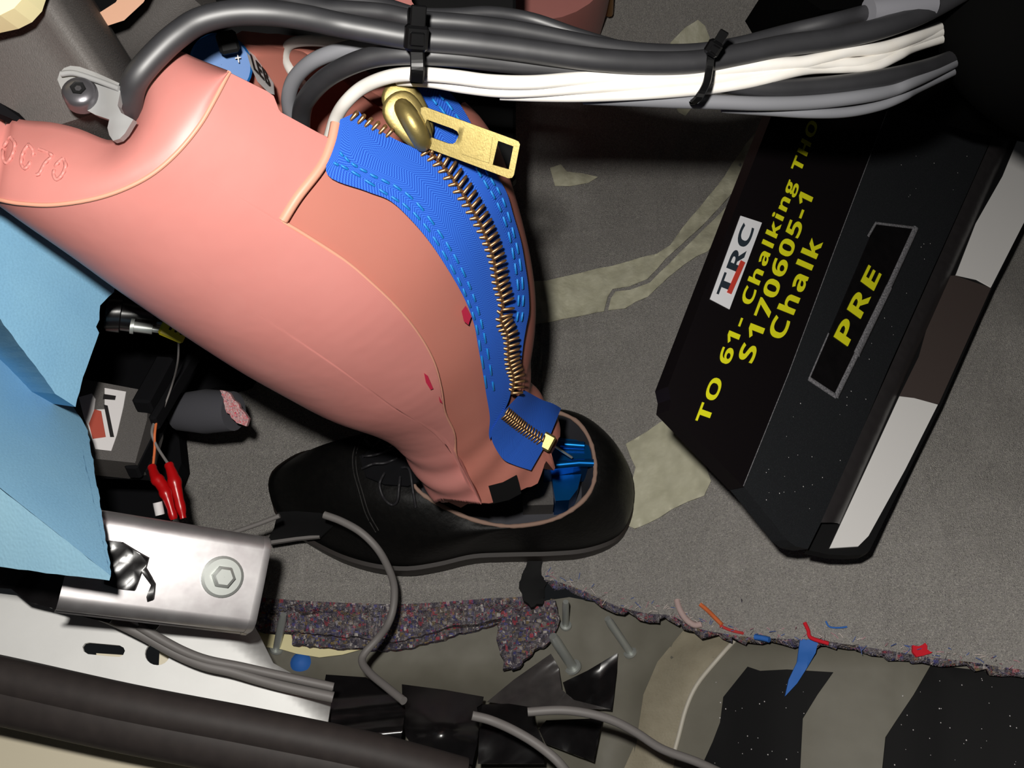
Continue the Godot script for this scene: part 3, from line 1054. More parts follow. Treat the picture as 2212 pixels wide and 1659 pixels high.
# ---------------------------------------------------------------- cables
func cable(pts: Array, r: float, m: Material, label: String, n := "cable", cat := "cable", group := "", seg := 14) -> MeshInstance3D:
	var b := B.new()
	b.tube(world(T3(pts), 8), r, seg)
	return single(b, n, m, label, cat, group)
func build_cables():
	cable([262, 330, 0.375, 272, 275, 0.355, 279, 235, 0.342, 286, 190, 0.335, 302, 158, 0.332, 340, 115, 0.332, 383, 76, 0.333, 432, 45, 0.335, 500, 29, 0.337, 580, 28, 0.34, 660, 38, 0.345, 730, 53, 0.35, 800, 66, 0.352, 900, 83, 0.355, 1000, 92, 0.358, 1100, 104, 0.362, 1200, 118, 0.366, 1300, 130, 0.37, 1400, 136, 0.375, 1500, 134, 0.38, 1600, 118, 0.385, 1700, 98, 0.39, 1800, 84, 0.395, 1900, 62, 0.40, 2000, 25, 0.41, 2100, -30, 0.42], 0.0047, M.cable_black, "thick black cable on top of the bundle, rising out of the clamp at the knee")
	cable([560, -30, 0.37, 640, 2, 0.37, 700, 18, 0.368, 760, 22, 0.366, 830, 28, 0.364, 900, 42, 0.362, 1000, 50, 0.365, 1100, 62, 0.37, 1200, 80, 0.375, 1300, 100, 0.38, 1400, 112, 0.385, 1500, 112, 0.39, 1600, 96, 0.395, 1700, 70, 0.40, 1800, 46, 0.40, 1890, 24, 0.41, 2000, 10, 0.42], 0.0036, M.cable_black, "black cable along the upper edge of the bundle")
	cable([690, 14, 0.385, 760, 3, 0.383, 830, 10, 0.38, 900, 30, 0.375, 980, 32, 0.38, 1060, 28, 0.385, 1150, 42, 0.39, 1250, 76, 0.39, 1350, 104, 0.395, 1450, 118, 0.395], 0.0028, M.cable_black, "thin black cable arching over the top of the bundle")
	cable([650, 300, 0.42, 652, 240, 0.405, 668, 205, 0.392, 705, 168, 0.38, 760, 138, 0.37, 820, 121, 0.365, 900, 117, 0.362, 1000, 124, 0.365, 1100, 136, 0.37, 1200, 146, 0.374, 1300, 156, 0.378, 1400, 164, 0.385, 1500, 172, 0.39, 1650, 190, 0.395, 1750, 188, 0.40, 1850, 178, 0.405, 1950, 160, 0.415, 2050, 130, 0.44, 2150, 80, 0.47], 0.0042, M.cable_black, "black cable curving up out of the zipped opening under the tie")
	cable([630, 300, 0.43, 626, 245, 0.415, 624, 205, 0.405, 640, 165, 0.395, 680, 130, 0.385, 740, 108, 0.38, 810, 98, 0.378, 900, 100, 0.378, 1000, 108, 0.38], 0.0033, M.cable_gray, "grey cable bending round beside the black one at the leg opening")
	cable([640, 290, 0.425, 645, 235, 0.412, 668, 190, 0.402, 720, 145, 0.392, 800, 116, 0.385, 900, 108, 0.38], 0.0022, M.cable_gray, "narrow grey cable tucked inside the bend of the grey one")
	cable([660, 190, 0.44, 628, 150, 0.43, 618, 115, 0.42, 632, 93, 0.41, 680, 88, 0.40, 760, 95, 0.39, 860, 102, 0.385], 0.0024, M.cable_white, "white cable looping at the left end of the bundle")
	cable([712, 300, 0.41, 726, 255, 0.40, 748, 220, 0.39, 785, 188, 0.382, 840, 166, 0.372, 900, 160, 0.366, 980, 166, 0.366, 1060, 176, 0.368, 1150, 178, 0.37, 1250, 170, 0.374, 1350, 163, 0.378, 1450, 160, 0.382, 1550, 152, 0.386, 1650, 140, 0.39, 1740, 134, 0.396, 1830, 110, 0.402, 1900, 104, 0.41, 1960, 86, 0.42, 2030, 60, 0.44, 2130, 20, 0.47], 0.0029, M.cable_white, "white cable rising out of the leg opening along the bundle's lower edge")
	cable([860, 172, 0.378, 930, 176, 0.372, 1000, 188, 0.372, 1080, 197, 0.373, 1160, 196, 0.374, 1250, 190, 0.376, 1350, 184, 0.379, 1450, 177, 0.383, 1550, 170, 0.387, 1650, 158, 0.392, 1740, 140, 0.397, 1800, 138, 0.402, 1870, 134, 0.408, 1930, 112, 0.418, 1990, 84, 0.43, 2120, 40, 0.46], 0.0026, M.cable_white, "middle white cable in the bundle")
	cable([1080, 204, 0.378, 1160, 207, 0.378, 1250, 208, 0.379, 1350, 205, 0.381, 1450, 199, 0.384, 1550, 189, 0.388, 1640, 174, 0.391, 1710, 156, 0.395, 1760, 148, 0.40, 1830, 146, 0.405, 1890, 142, 0.41, 1940, 120, 0.418, 1985, 98, 0.43, 2120, 60, 0.46], 0.0024, M.cable_white, "lowest white cable passing over the others right of the second tie")
	cable([1260, 210, 0.388, 1360, 214, 0.388, 1460, 218, 0.39, 1560, 221, 0.392, 1650, 224, 0.395, 1750, 221, 0.40, 1850, 210, 0.405, 1920, 196, 0.412, 1980, 172, 0.42, 2130, 100, 0.46], 0.0031, M.cable_gray, "grey cable hanging under the white ones beside the sign")
	cable([1560, 232, 0.402, 1650, 238, 0.402, 1750, 244, 0.405, 1830, 242, 0.41, 1900, 228, 0.415, 1950, 208, 0.42, 1990, 186, 0.43, 2130, 120, 0.46], 0.0024, M.cable_gray, "lowest grey cable of the bundle, nearest the sign")

# ---------------------------------------------------------------- ties, knee fittings and what shows behind them
func build_ties():
	var defs := [["black cable tie with its square lock, nearer the knee, round the bundle", [900, 174, 0.352, 902, 150, 0.348, 901, 118, 0.347, 899, 92, 0.347, 896, 60, 0.348, 895, 34, 0.352, 895, 22, 0.366, 896, 40, 0.392, 898, 110, 0.40, 900, 170, 0.392, 900, 174, 0.352], [899, 82, 0.343], [896, 60, 897, 104], 0.0028, 0.0095],
		["black cable tie at the middle of the bundle, nearer the sign", [1497, 219, 0.372, 1512, 206, 0.369, 1526, 180, 0.370, 1532, 150, 0.371, 1536, 120, 0.371, 1542, 100, 0.376, 1545, 96, 0.392, 1530, 150, 0.412, 1500, 214, 0.405, 1497, 219, 0.372], [1541, 104, 0.364], [1548, 90, 1536, 118], 0.0016, 0.0062]]
	for t in defs:
		var o := thing("cable_tie", t[0], "cable tie", "cable ties round the cable bundle")
		var b := B.new()
		var pts := world(T3(t[1]), 5)
		var mid := D(t[2][0], t[2][1], t[2][2] + 0.03)
		var rows := []
		for i in pts.size():
			var tn := (pts[mini(i + 1, pts.size() - 1)] - pts[maxi(i - 1, 0)]).normalized()
			var x := Vector3.RIGHT - tn * tn.x
			x = x.normalized()
			var n := tn.cross(x).normalized()
			if n.dot(pts[i] - mid) < 0: n = -n
			var w: float = t[4]
			rows.append(PackedVector3Array([pts[i] - x * w, pts[i] - x * w * 0.8 + n * 0.0011, pts[i] + x * w * 0.8 + n * 0.0011, pts[i] + x * w]))
		b.grid(rows, true, [], false)
		part(b, "strap", M.tie, o)
		var c := D(t[2][0], t[2][1], t[2][2])
		var dir := D(t[3][2], t[3][3], t[2][2]) - D(t[3][0], t[3][1], t[2][2])
		var fr := frame(c, (C - c).normalized() + Vector3(0.25, 0.0, 0.45), dir)
		var sz: float = t[5]
		b = B.new()
		b.block(fr, Vector3(sz, 0.0045, sz * 0.95), 0.0011)
		b.block(fr * Transform3D(Basis(), Vector3(0, 0.0022, 0)), Vector3(sz * 0.55, 0.0016, sz * 0.6), 0.0006)
		part(b, "lock", M.tie, o)
		b = B.new()
		b.block(fr * Transform3D(Basis(), Vector3(-sz * 0.85, 0.001, 0)), Vector3(sz * 0.8, 0.0014, sz * 0.62), 0.0004)
		part(b, "tail", M.tie, o)
		settle(o)
func disc(b: B, c: Vector3, n: Vector3, r: float, h: float, round_ := 0.3):
	var fr := frame(c, n, Vector3.RIGHT)
	b.lathe(fr, [[0.0001, h], [r * (1 - round_) , h], [r * (1 - round_ * 0.3), h * 0.8], [r, h * 0.4], [r, 0.0], [r, -h]], 28, true)
func build_knee():
	var o := thing("knee_fitting", "dark grey moulded knee fitting with bolted cable clamp above the pink cuff", "knee joint")
	# a moulded part with one rounded ridge, its end inside the flesh
	var b := B.new()
	var rows := []
	for i in 25:
		var t := i / 24.0
		var row := PackedVector3Array()
		var e := Vector2(170 + 18, -25).lerp(Vector2(330, 205), t)   # the right edge
		var f := Vector2(-330, 60).lerp(Vector2(-60, 330), t)         # the left side, off the frame
		for k in 25:
			var u := k / 24.0
			var q := e.lerp(f, u)
			var d := 0.372 - 0.03 * ss(0.0, 0.16, u) - 0.006 * exp(-pow((u - 0.2) / 0.07, 2)) + 0.012 * ss(0.3, 1, u) + 0.010 * t
			if k == 0: d = 0.44
			row.append(D(q.x, q.y, d))
		rows.append(row)
	b.grid(rows)
	var tail := PackedVector3Array()
	for p in rows[24]: tail.append(p + W * 0.03)
	b.grid([rows[24], tail])
	part(b, "housing", M.plastic_gray, o)
	b = B.new()
	sheet(b, P([-40, 205, 0, 222, 24, 240, 46, 256, 40, 264, 0, 246, -40, 236]), func(x, y): return D(x, y, 0.343 + 0.0002 * x), W * 0.02, 40)
	part(b, "lip", M.black_soft, o)
	# the clamp: a bent strap with a loop for the cable
	var clip := B.new()
	var cf := func(x, y): return D(x, y, 0.336 - 0.004 * ss(200, 262, x) - 0.00004 * (y - 200) + 0.004 * ss(250, 300, y))
	sheet(clip, P([124, 172, 128, 158, 138, 147, 152, 142, 172, 144, 210, 158, 263, 182, 259, 202, 254, 228, 262, 244, 288, 258, 270, 288, 258, 300, 244, 304, 236, 292, 232, 276, 236, 258, 206, 248, 176, 232, 150, 212, 132, 192]), cf, W * 0.0035, 12)
	var cp := part(clip, "cable_clamp", M.clip, o, "translucent grey plastic cable clamp")
	var rib := B.new()
	rib.tube(world(T3([132, 160, 0.3345, 160, 158, 0.3345, 205, 172, 0.334, 258, 192, 0.332]), 5), 0.0011, 8)
	part(rib, "rib", M.clip, cp)
	var bc := D(174, 203, 0.334)
	var bn := (C - bc).normalized() + Vector3(-0.25, 0.2, -0.5)
	var bolt := B.new()
	disc(bolt, bc, bn, 0.0062, 0.0036, 0.55)
	part(bolt, "bolt", M.bolt, cp)
	var hx := B.new()
	hx.lathe(frame(bc + bn.normalized() * 0.0031, bn, Vector3.RIGHT), [[0.0001, 0.0004], [0.0023, 0.0006], [0.0028, 0.0009], [0.0028, 0.0]], 6)
	part(hx, "hex_socket", M.black, cp)
	settle(o)
	# what stands behind the knee
	var band := B.new()
	sheet(band, P([150, -80, 205, 30, 228, 57, 268, 44, 310, 5, 345, -60, 290, -60, 250, 5, 206, 33]), func(x, y): return D(x, y, 0.425), ray(250, 0) * 0.02, 60)
	single(band, "hose", M.beige, "beige curved hose end behind the grey knee fitting", "hose")
	band = B.new()
	sheet(band, P([-60, 46, 0, 33, 30, 18, 52, -6, 70, -60, -60, -60]), func(x, y): return D(x, y, 0.315), W * 0.012, 60)
	single(band, "strap", M.cream, "cream strap end in the corner in front of the knee fitting", "strap")
	band = B.new()
	band.tube(world(T3([190, 170, 0.50, 255, 105, 0.49, 330, 55, 0.48, 420, -30, 0.47]), 5), 0.016, 16)
	single(band, "knee_rod", M.plastic_gray, "dark grey rod leaning behind the thick black cable", "rod")
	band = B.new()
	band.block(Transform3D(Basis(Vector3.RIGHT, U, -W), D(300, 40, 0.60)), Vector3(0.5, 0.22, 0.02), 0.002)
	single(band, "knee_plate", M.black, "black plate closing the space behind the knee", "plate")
	# load cell inside the opening
	var lc := thing("load_cell", "blue round load cell with a black plug inside the top of the leg", "load cell")
	var b2 := B.new()
	var lcp := D(478, 140, 0.405)
	var up := (C - lcp).normalized() + Vector3(0.05, 0.1, 0)
	b2.lathe(frame(lcp, up, Vector3.RIGHT), [[0.0001, 0.001], [0.0125, 0.001], [0.0135, 0.0], [0.0135, -0.03]], 32)
	part(b2, "body", M.blue_paint, lc)
	b2 = B.new()
	b2.block(frame(D(492, 92, 0.39), up, D(500, 112, 0.39) - D(484, 60, 0.39)), Vector3(0.009, 0.008, 0.0085), 0.0012)
	part(b2, "plug", M.black, lc)
	b2 = B.new()
	for s in [[508, 126, 520, 124], [513, 117, 516, 135]]:
		b2.tube(PackedVector3Array([D(s[0], s[1], 0.4015), D(s[2], s[3], 0.4015)]), 0.0003, 5)
	part(b2, "cross_mark", M.paper, lc)
	settle(lc)
	var lb := B.new()
	var lp := plane3(D(535, 100, 0.415), D(596, 205, 0.405), D(560, 110, 0.43))
	sheet(lb, P([520, 82, 530, 92, 545, 112, 590, 178, 592, 203, 580, 200, 556, 176, 542, 145, 534, 118]), flat(lp), W * 0.001, 30)
	var lm := single(lb, "printed_label", M.paper, "white printed label with black letters tucked beside the blue load cell", "label")
	var a: Vector3 = onplane(Plane(lp.normal, lp.d + 0.0004), 549, 150) - lm.position
	letters("LEB", a, onplane(Plane(lp.normal, lp.d + 0.0004), 540, 116) - lm.position, onplane(Plane(lp.normal, lp.d + 0.0004), 586, 190) - lm.position, 0.0003, M.black, lm, "lettering")
	# far leg of the dummy
	var far := thing("dummy_leg", "second pink dummy leg, in shade behind the cable bundle", "dummy leg")
	var fb := B.new()
	var r0 := D(1165, -120, 0.80)
	var r1 := D(1150, 62, 0.95)
	fb.tube(PackedVector3Array([r0, r0.lerp(r1, 0.5), r1]), PackedFloat32Array([0.07, 0.072, 0.07]), 32)
	part(fb, "flesh", M.skin, far)
	fb = B.new()
	fb.tube(PackedVector3Array([D(1318, -40, 0.86), D(1316, 30, 0.90)]), 0.004, 8)
	part(fb, "zipper", M.brass_old, far)
	settle(far)
	var nb := B.new()
	sheet(nb, P([640, -60, 660, 6, 720, 12, 800, 14, 850, 18, 905, 26, 890, 4, 870, -60]), func(x, y): return D(x, y, 0.47 + 0.0001 * (x - 640)), W * 0.012, 40)
	single(nb, "thigh_flesh", M.skin, "pink vinyl flesh flap above the black cables", "dummy leg")

# ---------------------------------------------------------------- foam, bracket and electrics at the left
func build_left():
	var under := B.new()
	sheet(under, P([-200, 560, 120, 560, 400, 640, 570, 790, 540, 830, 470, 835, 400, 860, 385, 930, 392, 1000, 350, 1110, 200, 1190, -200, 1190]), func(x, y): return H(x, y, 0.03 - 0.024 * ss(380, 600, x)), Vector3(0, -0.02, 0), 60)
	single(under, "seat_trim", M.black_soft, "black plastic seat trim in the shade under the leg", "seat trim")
	var pa := ragged(P([-60, 380, 0, 422, 120, 505, 252, 602, 246, 630, 216, 660, 214, 690, 207, 706, 213, 720, 195, 770, 175, 830, 162, 878, 120, 850, 0, 690, -60, 640]), 14, 1.2, 5)
	var fa := B.new()
	var fpl := plane3(D(0, 500, 0.405), D(230, 620, 0.46), D(150, 860, 0.44))
	sheet(fa, pa, flat(fpl), ray(-400, 800) * 0.07, 80)
	single(fa, "foam_block", M.foam, "light blue foam block under the shin, behind the wedge", "foam block", "blue foam blocks")
	var fb := thing("foam_block", "large light blue foam wedge in front, cut to a sloping face", "foam block", "blue foam blocks")
	var p1 := plane3(D(0, 1055, 0.395), D(238, 1243, 0.40), D(120, 840, 0.50))
	var p2 := plane3(D(0, 1055, 0.395), D(238, 1243, 0.40), D(0, 1225, 0.405))
	var q := B.new()
	var side := ragged(P([155, 873, 190, 930, 199, 985, 215, 1075, 226, 1150, 237, 1215, 239, 1243]), 9, 1.6, 8)
	side.resize(side.size() - 10)
	var poly := P([-80, 990, -80, 560, 0, 685, 112, 838, 155, 873])
	for z in side: poly.append(z)
	poly.append(Vector2(238, 1243))
	sheet(q, poly, flat(p1), ray(-400, 1000) * 0.06, 70)
	part(q, "body", M.foam, fb)
	q = B.new()
	sheet(q, ragged(P([-80, 992, 0, 1055, 80, 1118, 160, 1181, 239, 1244, 236, 1254, 100, 1238, 0, 1224, -80, 1214]), 20, 0.8, 4), flat(p2), ray(-400, 1000) * 0.04, 70)
	part(q, "cut_face", M.foam_cut, fb)
	settle(fb)
	# seat bracket
	var br := thing("seat_bracket", "shiny steel seat bracket with hex bolt and washer beside the blue foam", "bracket")
	var a := D(150, 1205, 0.464)
	var z := D(556, 1262, 0.505)
	var n := (C - (a + z) / 2 - U * 0.00).normalized()
	var ax := (z - a).normalized()
	n = (n - ax * n.dot(ax)).normalized()
	var s := ax.cross(n)                     # towards the sill
	if s.z < 0: s = -s
	var prof := []
	var hw := 0.0262
	for k in 40:
		var t := k / 39.0
		var ang := lerpf(-1.75, 1.75, t)
		# flat top with rounded shoulders and straight sides
		var x := signf(ang) * minf(absf(ang), 1.0)
		prof.append(Vector2(0, 0))
	prof = [Vector2(-0.027, -0.03), Vector2(-0.027, -0.012)]
	for k in 7: prof.append(Vector2(-0.019 - 0.008 * cos(PI / 2 * k / 6), -0.012 + 0.010 * sin(PI / 2 * k / 6)))
	prof.append(Vector2(-0.0, -0.0015))
	for k in 7: prof.append(Vector2(0.019 + 0.008 * sin(PI / 2 * k / 6), -0.012 + 0.010 * cos(PI / 2 * k / 6)))
	prof.append_array([Vector2(0.027, -0.016), Vector2(0.0285, -0.017), Vector2(0.0285, -0.027)])
	var rows := []
	for i in 2:
		var row := PackedVector3Array()
		for w in prof: row.append((a if i == 0 else z) + s * w.x + n * w.y)
		rows.append(row)
	var rows2 := []
	for i in 13:
		var row := PackedVector3Array()
		for k in rows[0].size(): row.append(rows[0][k].lerp(rows[1][k], i / 12.0))
		rows2.append(row)
	var b := B.new()
	b.grid(rows2)
	b.fan(z - n * 0.02, rows[1], false, -1)
	var lip := []
	for k in [[0.0, 1.0], [0.003, 1.0], [0.0042, 0.96]]:
		var row := PackedVector3Array()
		for w in prof: row.append(z + ax * k[0] + s * w.x * k[1] * 1.01 + n * ((w.y + 0.012) * k[1] - 0.012))
		lip.append(row)
	b.grid(lip)
	part(b, "body", M.steel, br)
	var bc := onplane(Plane(n, a - n * 0.0015), 480, 1246) + n * 0.0004
	b = B.new()
	b.lathe(frame(bc, n, ax), [[0.0001, 0.002], [0.0098, 0.002], [0.0112, 0.0014], [0.0115, -0.003]], 36)
	var wz := part(b, "washer", M.zinc, br)
	b = B.new()
	b.lathe(frame(bc + n * 0.002, n, ax), [[0.0001, 0.0045], [0.0046, 0.0045], [0.0062, 0.0036], [0.0064, 0.0]], 6)
	part(b, "bolt", M.zinc, wz)
	settle(br)
	# black tape on the bracket and hanging beneath it
	var tp := func(x, y): return onplane(Plane(n, a + n * (0.0006 + 0.0010 * sin(x * 0.09) * cos(y * 0.12))), x, y)
	b = B.new()
	sheet(b, P([225, 1168, 262, 1172, 300, 1195, 320, 1206, 314, 1228, 334, 1262, 330, 1296, 318, 1300, 316, 1290, 326, 1264, 305, 1236, 290, 1276, 255, 1272, 225, 1262]), tp, W * 0.002, 16)
	single(b, "black_tape", M.black_gloss, "torn black tape on the steel bracket next to the foam corner", "tape")
	b = B.new()
	sheet(b, P([-60, 1200, 240, 1245, 290, 1272, 262, 1310, 236, 1346, 170, 1330, 60, 1300, 24, 1272, -60, 1266]), func(x, y): return D(x, y, 0.515 + 0.003 * sin(x * 0.05 + y * 0.03)), W * 0.003, 24)
	single(b, "black_tape", M.black_gloss, "wrinkled black tape under the front foam wedge at the sill", "tape")
	b = B.new()
	sheet(b, P([288, 1320, 300, 1325, 362, 1330, 330, 1368, 300, 1350]), func(x, y): return D(x, y, 0.532), W * 0.002, 40)
	single(b, "gray_tab", M.plastic_gray, "small grey triangular tab below the steel bracket", "tab")
	# electrics in the shade
	var so := thing("sensor", "black sensor with a metal stud and yellow connector under the shin", "sensor")
	b = B.new()
	var s0 := D(232, 672, 0.535)
	var s1 := D(350, 690, 0.545)
	b.lathe(frame(s0, s1 - s0, U), [[0.0001, 0.0], [0.011, 0.0], [0.012, 0.001], [0.012, 0.008], [0.0105, 0.0085], [0.0105, 0.026], [0.006, 0.028], [0.006, 0.04]], 24)
	part(b, "body", M.black_gloss, so)
	b = B.new()
	b.lathe(frame(D(282, 704, 0.525), s1 - s0, U), [[0.0001, 0.0], [0.0045, 0.0], [0.0045, 0.002], [0.003, 0.002], [0.003, 0.012], [0.0018, 0.012], [0.0018, 0.019]], 16)
	part(b, "stud", M.zinc, so)
	b = B.new()
	var yf := frame(D(374, 716, 0.52), (C - D(374, 716, 0.52)), D(398, 728, 0.52) - D(345, 705, 0.52))
	b.block(yf, Vector3(0.0145, 0.008, 0.0095), 0.0012)
	var yc := part(b, "connector", M.conn_yellow, so)
	b = B.new()
	for k in 3: b.block(yf * Transform3D(Basis(), Vector3(-0.002 + k * 0.0032, 0.0038, -0.002)), Vector3(0.0014, 0.001, 0.004), 0.0002)
	part(b, "slots", M.black, yc)
	settle(so)
	var mod := thing("control_module", "black control module with a white warning label behind the foam wedge", "module")
	var mp := plane3(D(220, 830, 0.575), D(320, 850, 0.585), D(215, 985, 0.56))
	b = B.new()
	sheet(b, P([160, 815, 320, 845, 318, 905, 292, 1000, 215, 992, 150, 985]), flat(mp), Vector3(0, -0.03, 0), 60)
	part(b, "case", M.plastic_gray, mod)
	b = B.new()
	sheet(b, P([170, 858, 198, 850, 206, 862, 203, 885, 226, 884, 226, 838, 272, 846, 266, 880, 252, 940, 240, 974, 206, 970, 190, 920, 182, 905]), flat(mp, 0.0008), W * 0.0006, 30)
	var wl := part(b, "label", M.paper, mod)
	b = B.new()
	sheet(b, P([224, 851, 250, 855, 248, 864, 222, 862]), flat(mp, 0.0014), W * 0.0004, 30)
	sheet(b, P([224, 874, 232, 876, 246, 944, 238, 944]), flat(mp, 0.0014), W * 0.0004, 30)
	part(b, "label_print", M.label_black, wl)
	b = B.new()
	sheet(b, P([204, 884, 218, 888, 228, 944, 200, 948, 192, 915]), flat(mp, 0.0014), W * 0.0004, 30)
	part(b, "label_picture", mat(c8(176, 66, 44), 0.6), wl)
	settle(mod)
	b = B.new()
	for s4 in [[210, 1006, 330, 1014, 0.012], [322, 880, 312, 1040, 0.009], [340, 760, 330, 900, 0.012], [400, 700, 372, 950, 0.005]]:
		b.block(frame(D((s4[0] + s4[2]) / 2.0, (s4[1] + s4[3]) / 2.0, 0.59), U - W, D(s4[2], s4[3], 0.59) - D(s4[0], s4[1], 0.59)), Vector3(D(s4[2], s4[3], 0.59).distance_to(D(s4[0], s4[1], 0.59)), 0.012, s4[4]), 0.0015)
	single(b, "rail_frame", M.black_soft, "black frame bars round the control module", "frame")
	b = B.new()
	var c0 := D(388, 890, 0.63)
	var c1 := D(505, 888, 0.615)
	var cl := PackedVector3Array([c0, c0.lerp(c1, 0.5), c1])
	b.tube(cl, PackedFloat32Array([0.013, 0.0155, 0.0135]), 20, true)
	var roll := thing("carpet_roll", "rolled scrap of grey carpet with a reddish cut end under the shin", "carpet roll")
	part(b, "roll", mat(c8(74, 74, 80), 0.95), roll)
	b = B.new()
	var er := ragged(P([475, 842, 492, 848, 520, 880, 538, 905, 532, 920, 512, 915, 490, 890]), 7, 2.0, 3)
	sheet(b, er, func(x, y): return D(x, y, 0.598), W * 0.004, 20)
	part(b, "cut_end", tri(mat(Color.WHITE, 1), 20, specks(c8(190, 150, 150), [c8(220, 60, 80), c8(120, 100, 110), c8(230, 200, 200), c8(200, 120, 120)], 4000, 3, 10, 2)), roll)
	settle(roll)
	cable([386, 728, 0.522, 384, 780, 0.54, 372, 830, 0.57, 352, 885, 0.57, 336, 912, 0.565], 0.0006, M.wire_gray, "thin wire dropping from the yellow connector", "wire", "wire")
	cable([338, 908, 0.565, 334, 940, 0.56, 334, 970, 0.56, 330, 1012, 0.555], 0.0008, M.wire_orange, "thin orange wire running into the red crimp", "wire", "wire")
	cable([335, 908, 0.565, 328, 935, 0.56, 340, 966, 0.56, 366, 1006, 0.555], 0.0009, M.wire_gray, "thin grey wire running into the right red crimp", "wire", "wire")
	for c in [[[328, 1008, 0.555, 336, 1030, 0.55, 352, 1052, 0.548, 364, 1082, 0.546, 376, 1122, 0.545], "left red crimp connector beside the steel bracket"], [[364, 1002, 0.555, 374, 1030, 0.552, 384, 1070, 0.55, 396, 1120, 0.548], "right red crimp connector beside the steel bracket"]]:
		b = B.new()
		var w := world(T3(c[0]), 5)
		var rad := PackedFloat32Array()
		for i in w.size(): rad.append(0.0036 * (0.55 + 0.45 * sin(PI * clampf(i / (w.size() - 1.0) * 1.1, 0, 1))) + (0.0006 if i % 6 < 2 else 0.0))
		b.tube(w, rad, 12)
		single(b, "crimp_connector", M.crimp_red, c[1], "connector", "red crimp connectors")
	b = B.new()
	b.tube(world(T3([340, 1085, 0.545, 346, 1112, 0.545]), 3), 0.0028, 10)
	single(b, "crimp_sleeve", M.paper, "small white sleeve between red crimps and steel bracket", "sleeve")

# ---------------------------------------------------------------- sill, floor pan and what lies on them
func pan_h(x: float, y: float) -> float:
	var fold := pan_fold(y)
	var u := x - fold
	var h := lerpf(-0.03, edge_y(x) - 0.026, ss(1100, 1300, x))
	h += 0.05 * ss(1440, 1600, y) * (1.0 - ss(900, 1500, x))
	h += 0.014 * ss(-150, -20, u) * ss(1350, 1420, y)
	return h
func pan_fold(y: float) -> float:
	var f := P([1640, 1340, 1590, 1380, 1545, 1430, 1505, 1480, 1482, 1530, 1466, 1590, 1445, 1660, 1430, 1720])
	for i in f.size() - 1:
		if y <= f[i + 1].y: return remap(y, f[i].y, f[i + 1].y, f[i].x, f[i + 1].x)
	return 1430.0
func on_pan(lift: float) -> Callable:
	return func(x, y): return H(x, y, pan_h(x, y) + lift)
func sill_at(x: float, y: float, lift := 0.0) -> Vector3:
	# leans outwards towards the open door, with a step down to the floor pan
	var o := D(640, 1530, 0.555)
	var n := ((C - o).normalized() * 0.75 + Vector3.UP * 0.25).normalized()
	var dip := 0.03 * ss(1400, 1300, y) * ss(400, 700, x) + 0.05 * ss(520, 640, x - (y - 1400) * 1.1)
	return onplane(Plane(n, o + n * (lift - dip)), x, y)
func on_sill(lift: float) -> Callable:
	return func(x, y): return sill_at(x, y, lift)
